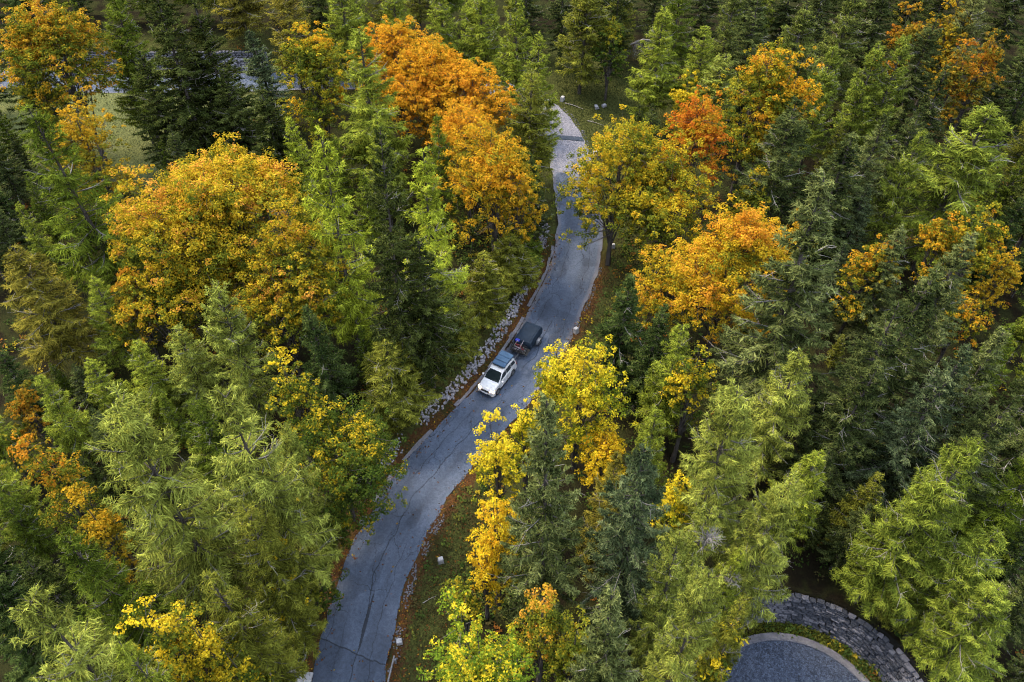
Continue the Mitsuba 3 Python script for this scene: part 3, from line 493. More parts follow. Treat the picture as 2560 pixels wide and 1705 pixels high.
def torus(R_, r_, n=20, m=5):
    a = np.linspace(0, 2 * np.pi, n + 1); return tube(np.stack([np.cos(a) * R_, a * 0, np.sin(a) * R_], 1), r_, m, False)
def bicycle(name, label, M, frame, seed):
    root = key_for(name); tag(root, label, 'bicycle', 'bicycles on the trailer')
    p = lambda nm, mesh, mat, sm=True: cpart(nm, mesh, mat, M, root, sm)
    for x in (-0.42, 0.42):
        w = torus(0.27, 0.028); w.apply_translation([x, 0, 0.30]); k = p('wheel', w, 'tyre_rubber')
        sp = [tube([[x, 0, 0.30], [x + 0.26 * math.cos(a), 0, 0.30 + 0.26 * math.sin(a)]], 0.006, 3, False) for a in np.linspace(0, 2 * np.pi, 9)[:-1]]; scene[k + '__spokes'] = mikit.ply(cat_mesh(sp), 'rim_metal', to_world=M)
    bb, seat, headt, rear, fr = [-0.05, 0, 0.30], [-0.18, 0, 0.72], [0.28, 0, 0.72], [-0.42, 0, 0.30], [0.42, 0, 0.30]
    p('frame', cat_mesh([tube([a, b], 0.024, 6) for a, b in ((bb, seat), (bb, headt), (seat, headt), (rear, seat), (rear, bb))]), frame)
    p('fork', tube([headt, fr], 0.020, 6), frame)
    p('saddle', hull([(-0.30, y, 0.80) for y in (-0.07, 0.07)] + [(-0.30, y, 0.76) for y in (-0.05, 0.05)] + [(-0.06, 0, 0.79), (-0.06, 0, 0.76)]), 'bike_black', False)
    p('handlebar', cat_mesh([tube([headt, [0.25, 0, 0.86]], 0.016, 5), tube([[0.22, -0.24, 0.88], [0.26, 0, 0.86], [0.22, 0.24, 0.88]], 0.016, 5)]), 'bike_white')
    p('crank', cat_mesh([lathe([(0.0, -0.02), (0.09, -0.02), (0.09, 0.02), (0.0, 0.02)], 12).apply_translation([-0.05, 0, 0.30]), tube([[-0.05, 0.08, 0.30], [0.05, 0.10, 0.18]], 0.014, 4), tube([[-0.05, -0.08, 0.30], [-0.15, -0.10, 0.42]], 0.014, 4)]), 'steel', False)
for k, (dx, rot, fr, lean, lab) in enumerate(((1.35, 88, 'bike_black', 8, 'black bicycle loaded crosswise on the trailer shelf, next to the cover'), (1.60, -93, 'bike_red', -6, 'red framed bicycle loaded crosswise on the trailer shelf, in the middle'), (1.82, 86, 'bike_white', 10, 'whitish bicycle loaded crosswise on the trailer shelf, nearest the car'))):
    bicycle('bicycle', lab, TRM @ T().translate([dx, 0.02 * k - 0.05, 0.575]).rotate([0, 0, 1], rot).rotate([1, 0, 0], lean), fr, k)
m = manifold3d.Manifold.batch_hull([manifold3d.Manifold.sphere(0.09, 12).translate((sx * 0.10, sy * 0.16, sz * 0.10)) for sx in (-1, 1) for sy in (-1, 1) for sz in (-0.6, 1)]).to_mesh()
m = trimesh.Trimesh(m.vert_properties[:, :3], m.tri_verts); scene['kit_bag'] = mikit.ply(m, 'blue_bag', smooth=40, to_world=TRM @ T().translate([1.20, -0.38, 1.18]).scale([0.75, 0.75, 0.75])); tag('kit_bag', 'bright blue bag on top of the trailer load, beside the bicycles', 'bag')

# ------------------------------------------------------------------ trees
def vcol(c): return {'type': 'mesh_attribute', 'name': 'vertex_color'}
scene['needles'] = {'type': 'principledthin', 'base_color': {'type': 'mesh_attribute', 'name': 'vertex_color'}, 'roughness': 0.5, 'diff_trans': 0.55, 'spec_trans': 0.0, 'eta': 1.33}
scene['foliage'] = {'type': 'principledthin', 'base_color': {'type': 'mesh_attribute', 'name': 'vertex_color'}, 'roughness': 0.55, 'diff_trans': 0.9, 'spec_trans': 0.0, 'eta': 1.33}
def bark(p, n, uv):
    a = mikit.fbm(p.x * 3.0, p.y * 3.0, p.z * 1.2, 3)
    return mikit.mix((0.035, 0.029, 0.025), (0.13, 0.12, 0.113), a)
scene['bark'] = diffuse(mikit.proc(bark))

def norm(v): return v / (np.linalg.norm(v, axis=-1, keepdims=True) + 1e-9)
def strips(base, d, side, length, width, droop, nseg=2):
    """pointed strips: base (n,3), direction, side vector, length, width, droop (fraction of length)"""
    n = len(base); t = np.linspace(0, 1, nseg + 1)
    P = base[:, None] + d[:, None] * (length[:, None] * t)[..., None]
    P[..., 2] -= (droop * length)[:, None] * t ** 2
    w = width[:, None] * np.where(t < 0.01, 0.55, 1.0)[None]
    L = P[:, :-1] - side[:, None] * w[:, :-1, None] / 2; R = P[:, :-1] + side[:, None] * w[:, :-1, None] / 2
    v = np.concatenate([np.stack([L, R], 2).reshape(n, -1, 3), P[:, -1:]], 1); m = v.shape[1]
    f = []
    for j in range(nseg - 1): a = 2 * j; f += [[a, a + 1, a + 3], [a, a + 3, a + 2]]
    f.append([m - 3, m - 2, m - 1])
    F = (np.array(f)[None] + (np.arange(n) * m)[:, None, None]).reshape(-1, 3)
    return v.reshape(-1, 3), F, m
def ramp(stops, t):
    ts = [s[0] for s in stops]; return np.stack([np.interp(t, ts, [s[1][k] for s in stops]) for k in range(3)], -1)

def conifer(seed, kind, pal, H=18.0, R=3.0, rnd=False):
    """unit conifer of height H: trunk mesh, crown mesh with leaf colours"""
    r = np.random.default_rng(seed); larch = kind == 'L'
    nb = 120 if larch else 150
    t = np.sort(r.uniform(0.16 if larch else 0.12, 0.985, nb) ** (0.92 if larch else 0.85)); z = t * H
    az = np.arange(nb) * 2.399 + r.normal(0, 0.5, nb)
    prof = (1 - t) ** (r.uniform(*((0.5, 0.65) if rnd else (0.72, 0.95))) if larch else r.uniform(0.82, 1.02)) * np.minimum(1, 0.45 + 1.5 * t) * 1.12 + 0.035
    lump = (0.72 if larch else 0.80) + (0.48 if larch else 0.36) * vnoise(np.stack([np.cos(az) * 1.4, np.sin(az) * 1.4, z / 3.2], -1), seed)
    Lb = R * prof * lump * r.uniform(0.84, 1.1, nb)
    lean = r.normal(0, 0.012, 2)
    rise = (0.32 if larch else 0.12) * r.uniform(0.5, 1.4, nb) + 0.55 * t ** 3
    sag = (0.62 if larch else 0.55) * (1 - t) ** 0.6 * r.uniform(0.6, 1.3, nb); tip = (0.40 if larch else 0.30) * r.uniform(0.5, 1.4, nb)
    dirxy = np.stack([np.cos(az), np.sin(az)], -1); bend = r.normal(0, 0.13, nb)
    def bpos(i, s):
        a = az[i] + bend[i] * s
        h = z[i] + Lb[i] * (rise[i] * s - sag[i] * np.abs(s) ** 1.5 + tip[i] * s ** 3)
        return np.stack([np.cos(a) * s * Lb[i] + lean[0] * z[i], np.sin(a) * s * Lb[i] + lean[1] * z[i], h], -1)
    def bdir(i, s): return norm(bpos(i, s + 0.03) - bpos(i, s - 0.03))
    wood = [tube([[lean[0] * q * H, lean[1] * q * H, q * H - (0.4 if q == 0 else 0)] for q in np.linspace(0, 0.985, 9)], H * 0.0085 * (1 - np.linspace(0, 0.97, 9)) ** 0.85 + 0.012, 6)]
    for i in range(nb):
        S = np.linspace(0, 0.93, 4); wood.append(tube(bpos(np.full(4, i), S), np.linspace(0.030 + 0.008 * Lb[i], 0.008, 4), 3, False))
    bare = []                # pale bare twigs that show through the needles
    for i in r.choice(np.where(t < 0.82)[0], 26 if larch else 12, False):
        S = np.linspace(0.25, 1.0, 5); q = bpos(np.full(5, i), S); q[:, 2] += 0.10 * Lb[i] * S; bare.append(tube(q, np.linspace(0.030, 0.007, 5), 3, False))
        for k in range(5):
            u = r.uniform(0.35, 0.95); b0 = bpos(np.array([i]), np.array([u]))[0] + [0, 0, 0.10 * Lb[i] * u]; e = norm(bdir(np.array([i]), np.array([u]))[0] + r.normal(0, 0.75, 3)); l = r.uniform(0.25, 0.75)
            bare.append(tube([b0, b0 + e * l * 0.5 + [0, 0, 0.03], b0 + e * l], [0.014, 0.010, 0.005], 3, False))
    # twigs: fans of hanging strands on the boughs
    fan = 6 if larch else 5
    per = np.maximum(3, (Lb * (8.6 if larch else 11)).astype(int)); ni = np.repeat(np.arange(nb), per); m = len(ni)
    sn = r.beta(1.25, 1.0, m) * 0.97 + 0.03; sn = np.where(t[ni] > 0.9, r.uniform(0, 1, m), sn)
    tone = vfbm(bpos(ni, sn) / 1.3, 2, seed + 3) + r.normal(0, 0.09, m); side0 = r.choice([-1.0, 1.0], m); spr = r.uniform(0.1, 1.0, m); lift = r.normal(0, 0.16, m); dro = r.uniform(0.15, 0.85, m); len0 = r.uniform(0.65, 1.2, m)
    fi = np.repeat(np.arange(m), fan); n = len(fi); bi = ni[fi]; s = np.clip(sn[fi] + r.normal(0, 0.025, n), 0.02, 1.0)
    bp, bd = bpos(bi, s), bdir(bi, s); up = np.array([0, 0, 1.0]); sd = norm(np.cross(bd, up)) * side0[fi][:, None]
    fa = r.normal(0, 0.55 if larch else 0.62, n)
    d = norm(bd * (0.75 + 0.5 * fa)[:, None] + sd * (spr[fi] - 0.7 * fa)[:, None] + up * (lift[fi] + r.normal(0, 0.16 if larch else 0.24, n))[:, None])
    if larch:
        ln = (0.26 + 0.58 * (1 - s) ** 0.6) * len0[fi] * r.uniform(0.6, 1.2, n) * (0.55 + 0.45 * np.minimum(1, Lb[bi] / 1.6)); droop = dro[fi] * r.uniform(0.6, 1.4, n); wd = r.uniform(0.036, 0.070, n)
    else:
        ln = (0.16 + 0.30 * (1 - s) ** 0.5) * len0[fi] * r.uniform(0.6, 1.2, n) * (0.6 + 0.4 * np.minimum(1, Lb[bi] / 1.6)); droop = dro[fi] * r.uniform(0.1, 0.7, n); wd = r.uniform(0.055, 0.10, n)
    ns = 2; b2 = bp + r.normal(0, 0.03, (n, 3))
    sv = norm(np.cross(d, norm(up + r.normal(0, 0.55, (n, 3)))))
    v1, f1, m1 = strips(b2, d, sv, ln, wd, droop, ns)
    # needle tufts on the twigs: short strips off the twig itself
    k = 2 if larch else 2; ti = np.repeat(np.arange(n), k); u = r.uniform(0.15, 0.95, n * k)
    tp = b2[ti] + d[ti] * (ln[ti] * u)[:, None]; tp[:, 2] -= droop[ti] * ln[ti] * u ** 2
    td = norm(d[ti] * 0.55 + norm(r.normal(0, 1, (n * k, 3))) * 0.8 + np.array([0, 0, 0.15 if not larch else -0.1]))
    tl = r.uniform(0.14, 0.30, n * k) * (1.0 if larch else 0.85); tw = r.uniform(0.04, 0.07, n * k) * (1.0 if larch else 1.35)
    v2, f2, m2 = strips(tp, td, norm(np.cross(td, r.normal(0, 1, (n * k, 3)))), tl, tw, np.full(n * k, 0.2), 1)
    c = ramp(pal, np.clip(0.5 + 1.2 * (tone[fi] - 0.5) + 0.16 * (s - 0.5) + r.normal(0, 0.10, n), 0, 1)) * r.uniform(0.62, 1.38, (n, 1))
    c1 = np.repeat(c, m1, axis=0); c2 = np.repeat(np.clip(c[ti] * r.uniform(0.65, 1.4, (n * k, 1)), 0, 1), m2, axis=0)
    return cat_mesh(wood), cat_mesh(bare), (np.vstack([v1, v2]), np.vstack([f1, f2 + len(v1)])), np.vstack([c1, c2])

def broadleaf(seed, H, R, pal, leaf=0.20, dens=1.0, low=0.30, flat=1.0, lobes=(), top=0.0):
    """trunk mesh, crown mesh with leaf colours; lobes: extra (x, y, z, radius) in metres"""
    r = np.random.default_rng(seed)
    zc = H * (low + 1) / 2 * 0.98; hz = H * (1 - low) / 2
    ncl = int(140 * dens * (R / 2.5) ** 1.7 * (hz / 3.5) ** 0.7) + 80
    # boughs: sub-domes that make the outline uneven
    nd = int(12 + R * 3.4); gd = norm(r.normal(0, 1, (nd, 3)) + [0, 0, 0.35]); gd[:, 2] = np.where(gd[:, 2] < -0.75, -gd[:, 2], gd[:, 2])
    dome = gd * np.array([R * (0.60 if R < 2.8 else 0.70), R * (0.60 if R < 2.8 else 0.70), hz * 0.68]) * r.uniform(0.70, 1.0, (nd, 1)) + [0, 0, zc]; dr_ = np.clip(r.uniform(0.36, 0.52, nd) * R, 0.65, 2.3)
    dome = np.vstack([dome, [[r.normal(0, 0.15 * R), r.normal(0, 0.15 * R), H - dr_.mean() * 1.15]], [[0, 0, zc + hz * 0.35]]]); dr_ = np.r_[dr_, dr_.mean() * 1.1, 0.48 * R]
    for l in lobes: dome = np.vstack([dome, [l[:3]]]); dr_ = np.r_[dr_, l[3]]
    w = dr_ ** 2 / (dr_ ** 2).sum(); di = r.choice(len(dome), ncl, p=w)
    cd = norm(r.normal(0, 1, (ncl, 3)) + [0, 0, 0.45]); cp = dome[di] + cd * (dr_[di] * r.uniform(0.45, 1.16, ncl))[:, None] * np.array([1, 1, 0.85])
    cr = np.clip(r.uniform(0.15, 0.36, ncl) * (0.6 + R / 9), 0.14, 0.55)
    per = (22 * (cr / 0.35) ** 1.6 * (0.2 / leaf) ** 1.6).astype(int) + 7; ci = np.repeat(np.arange(ncl), per); n = len(ci)
    q = norm(r.normal(0, 1, (n, 3)) + [0, 0, 0.25]) * (cr[ci] * r.uniform(0.35, 1.1, n) ** 0.7)[:, None] * [1.15, 1.15, 0.75]
    p = cp[ci] + q
    nrm = norm(norm(q) * 0.55 + cd[ci] * 0.35 + [0, 0, 0.55] + r.normal(0, 0.42, (n, 3)))
    a = norm(np.cross(nrm, r.normal(0, 1, (n, 3)))); b = np.cross(nrm, a); ls = leaf * r.uniform(0.65, 1.25, n)[:, None]
    v = np.stack([p - a * ls * 0.5, p + b * ls * 0.40 - nrm * ls * 0.08, p + a * ls * 0.62 - nrm * ls * 0.1, p - b * ls * 0.40 - nrm * ls * 0.08], 1).reshape(-1, 3)
    f = (np.array([[0, 1, 2], [0, 2, 3]])[None] + (np.arange(n) * 4)[:, None, None]).reshape(-1, 3)
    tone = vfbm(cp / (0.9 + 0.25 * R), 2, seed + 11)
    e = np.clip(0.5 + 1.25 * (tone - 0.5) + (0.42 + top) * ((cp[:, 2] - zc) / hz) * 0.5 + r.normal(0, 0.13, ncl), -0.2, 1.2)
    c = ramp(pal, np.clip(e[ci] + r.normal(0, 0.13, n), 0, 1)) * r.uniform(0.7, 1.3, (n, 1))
    hz0 = H * low
    wood = [tube([[0, 0, -0.4], [r.normal(0, 0.1), r.normal(0, 0.1), hz0], [r.normal(0, 0.2), r.normal(0, 0.2), zc], [0, 0, H * 0.93]], [0.016 * H + 0.03, 0.012 * H + 0.02, 0.07, 0.012], 7)]
    for k in range(len(dome)):
        z0 = min(r.uniform(hz0 * 0.9, zc), dome[k, 2] - 0.1); mid = np.array([dome[k, 0] * 0.45, dome[k, 1] * 0.45, z0 + 0.62 * (dome[k, 2] - z0)])
        wood.append(tube([[0, 0, z0], mid, dome[k]], [0.05 + 0.010 * R, 0.045, 0.018], 4, False))
    for k in range(0, ncl, 2): wood.append(tube([dome[di[k]] * 0.75 + cp[k] * 0.25 - [0, 0, 0.1], cp[k]], [0.02, 0.006], 3, False))
    return cat_mesh(wood), (v, f), np.repeat(np.clip(c, 0, 0.9), 4, axis=0)

LARCH = {  # leaf colours, from the dull needles to the bright ones
    'bright': [(0, (0.085, 0.105, 0.032)), (0.5, (0.185, 0.215, 0.060)), (1, (0.36, 0.40, 0.125))],
    'lime': [(0, (0.080, 0.105, 0.018)), (0.5, (0.185, 0.225, 0.032)), (1, (0.35, 0.39, 0.070))],
    'pale': [(0, (0.080, 0.100, 0.030)), (0.5, (0.165, 0.195, 0.055)), (1, (0.30, 0.34, 0.105))],
    'mid': [(0, (0.055, 0.076, 0.016)), (0.5, (0.125, 0.158, 0.030)), (1, (0.26, 0.30, 0.062))],
    'mid2': [(0, (0.055, 0.078, 0.020)), (0.5, (0.125, 0.162, 0.036)), (1, (0.26, 0.31, 0.072))],
    'green': [(0, (0.042, 0.066, 0.014)), (0.5, (0.095, 0.134, 0.024)), (1, (0.19, 0.24, 0.045))],
    'deep': [(0, (0.030, 0.050, 0.012)), (0.5, (0.070, 0.102, 0.020)), (1, (0.14, 0.185, 0.038))],
    'olive': [(0, (0.065, 0.062, 0.018)), (0.5, (0.15, 0.14, 0.036)), (1, (0.28, 0.24, 0.060))],
    'oliveg': [(0, (0.052, 0.062, 0.016)), (0.5, (0.125, 0.138, 0.032)), (1, (0.25, 0.26, 0.062))],
    'grey2': [(0, (0.050, 0.070, 0.024)), (0.5, (0.105, 0.132, 0.044)), (1, (0.20, 0.235, 0.080))],
    'paleg': [(0, (0.080, 0.095, 0.045)), (0.5, (0.15, 0.17, 0.080)), (1, (0.25, 0.27, 0.14))]}
SPRUCE = {
    'dark': [(0, (0.012, 0.020, 0.007)), (0.5, (0.046, 0.062, 0.018)), (1, (0.13, 0.155, 0.045))],
    'darkg': [(0, (0.014, 0.024, 0.010)), (0.5, (0.052, 0.070, 0.025)), (1, (0.14, 0.165, 0.060))],
    'blue': [(0, (0.018, 0.030, 0.017)), (0.5, (0.060, 0.082, 0.042)), (1, (0.15, 0.180, 0.098))],
    'grey': [(0, (0.024, 0.034, 0.013)), (0.5, (0.080, 0.098, 0.036)), (1, (0.18, 0.200, 0.082))],
    'deepg': [(0, (0.012, 0.023, 0.008)), (0.5, (0.042, 0.066, 0.021)), (1, (0.11, 0.145, 0.045))]}
G0, G1, G2 = (0.045, 0.070, 0.012), (0.115, 0.145, 0.018), (0.23, 0.23, 0.022)
Y1, Y2, Y3 = (0.47, 0.35, 0.022), (0.64, 0.49, 0.026), (0.72, 0.58, 0.04)
A1, O1, O2, R1 = (0.54, 0.315, 0.022), (0.52, 0.235, 0.022), (0.60, 0.31, 0.04), (0.36, 0.10, 0.018)
for tab, gain, deep in ((LARCH, (1.14, 1.13, 0.70), 0.55), (SPRUCE, (1.14, 1.16, 0.98), 0.7)):
    for k_ in tab:
        lift = {'lime': 1.45, 'grey': 1.08, 'darkg': 0.9, 'blue': 1.15, 'bright': 1.04, 'pale': 1.15, 'mid': 1.18, 'mid2': 1.12, 'dark': 0.8, 'deepg': 0.85}.get(k_, 1.0)
        tab[k_] = [(t_, tuple(c_ * g_ * lift * (deep if t_ == 0 else 1) for c_, g_ in zip(col_, gain))) for t_, col_ in tab[k_]]
LEAF = {
    'gold': [(0, G0), (0.3, G1), (0.5, G2), (0.66, (0.40, 0.26, 0.02)), (0.75, A1), (1, O2)],
    'goldgreen': [(0, G1), (0.4, (0.24, 0.20, 0.02)), (0.7, (0.42, 0.28, 0.02)), (1, A1)],
    'golddome': [(0, G0), (0.32, G1), (0.50, G2), (0.62, (0.42, 0.31, 0.02)), (0.78, Y1), (0.93, (0.60, 0.39, 0.03)), (1, (0.62, 0.31, 0.05))],
    'yelgreen': [(0, G0), (0.4, G1), (0.62, G2), (0.85, (0.45, 0.36, 0.02)), (1, (0.55, 0.30, 0.02))],
    'yelgreen2': [(0, G0), (0.3, G1), (0.5, G2), (0.72, (0.44, 0.34, 0.02)), (0.9, Y1), (1, A1)],
    'yelgreen3': [(0, G0), (0.32, G1), (0.55, G2), (0.72, (0.42, 0.32, 0.02)), (0.9, A1), (1, O1)],
    'orange': [(0, (0.22, 0.17, 0.018)), (0.25, (0.44, 0.26, 0.018)), (0.55, A1), (0.8, (0.60, 0.29, 0.022)), (1, O1)],
    'amber': [(0, G0), (0.2, G1), (0.38, (0.26, 0.21, 0.02)), (0.56, (0.46, 0.30, 0.018)), (0.8, A1), (1, (0.58, 0.28, 0.02))],
    'amberg': [(0, G0), (0.42, G1), (0.62, (0.34, 0.25, 0.02)), (0.85, A1), (1, O1)],
    'rust': [(0, G0), (0.4, (0.16, 0.14, 0.018)), (0.8, (0.36, 0.20, 0.02)), (1, (0.44, 0.2, 0.02))],
    'rustgold': [(0, G0), (0.38, (0.15, 0.14, 0.02)), (0.66, (0.34, 0.21, 0.02)), (1, (0.44, 0.17, 0.018))],
    'autumn': [(0, G0), (0.5, G1), (0.72, (0.28, 0.22, 0.02)), (0.86, (0.44, 0.27, 0.02)), (1, O1)],
    'redorange': [(0, (0.26, 0.21, 0.02)), (0.3, (0.44, 0.27, 0.02)), (0.55, (0.50, 0.21, 0.018)), (0.8, (0.46, 0.13, 0.016)), (1, R1)],
    'orangegold': [(0, G1), (0.2, G2), (0.34, (0.42, 0.30, 0.02)), (0.52, Y1), (0.7, (0.60, 0.35, 0.022)), (0.9, O2), (1, O1)],
    'olivegold': [(0, G0), (0.5, G1), (0.75, G2), (1, (0.40, 0.28, 0.02))],
    'yellowg': [(0, G1), (0.3, G2), (0.55, Y1), (1, Y2)],
    'yellow': [(0, G0), (0.42, G1), (0.55, (0.32, 0.28, 0.02)), (0.68, Y1), (1, Y2)],
    'yelspot': [(0, G0), (0.45, (0.085, 0.125, 0.018)), (0.62, G2), (0.72, Y1), (1, Y2)],
    'greenspot': [(0, (0.032, 0.062, 0.012)), (0.5, (0.070, 0.11, 0.018)), (0.78, (0.14, 0.17, 0.02)), (0.88, Y1), (1, Y1)],
    'green': [(0, (0.032, 0.060, 0.012)), (0.6, (0.075, 0.115, 0.018)), (0.9, (0.14, 0.16, 0.02)), (1, (0.3, 0.26, 0.02))],
    'brightyel': [(0, (0.07, 0.12, 0.014)), (0.3, (0.15, 0.19, 0.018)), (0.48, (0.32, 0.31, 0.02)), (0.62, (0.56, 0.46, 0.02)), (0.82, Y3), (1, Y2)],
    'yelamber': [(0, (0.24, 0.20, 0.02)), (0.25, Y1), (0.55, Y2), (0.85, (0.66, 0.42, 0.02)), (1, A1)],
    'greenyel': [(0, (0.07, 0.13, 0.016)), (0.45, (0.15, 0.23, 0.022)), (0.68, (0.27, 0.32, 0.025)), (0.85, Y2), (1, Y3)],
    'orangegreen': [(0, G0), (0.4, G1), (0.62, G2), (0.78, (0.42, 0.28, 0.02)), (1, O2)]}

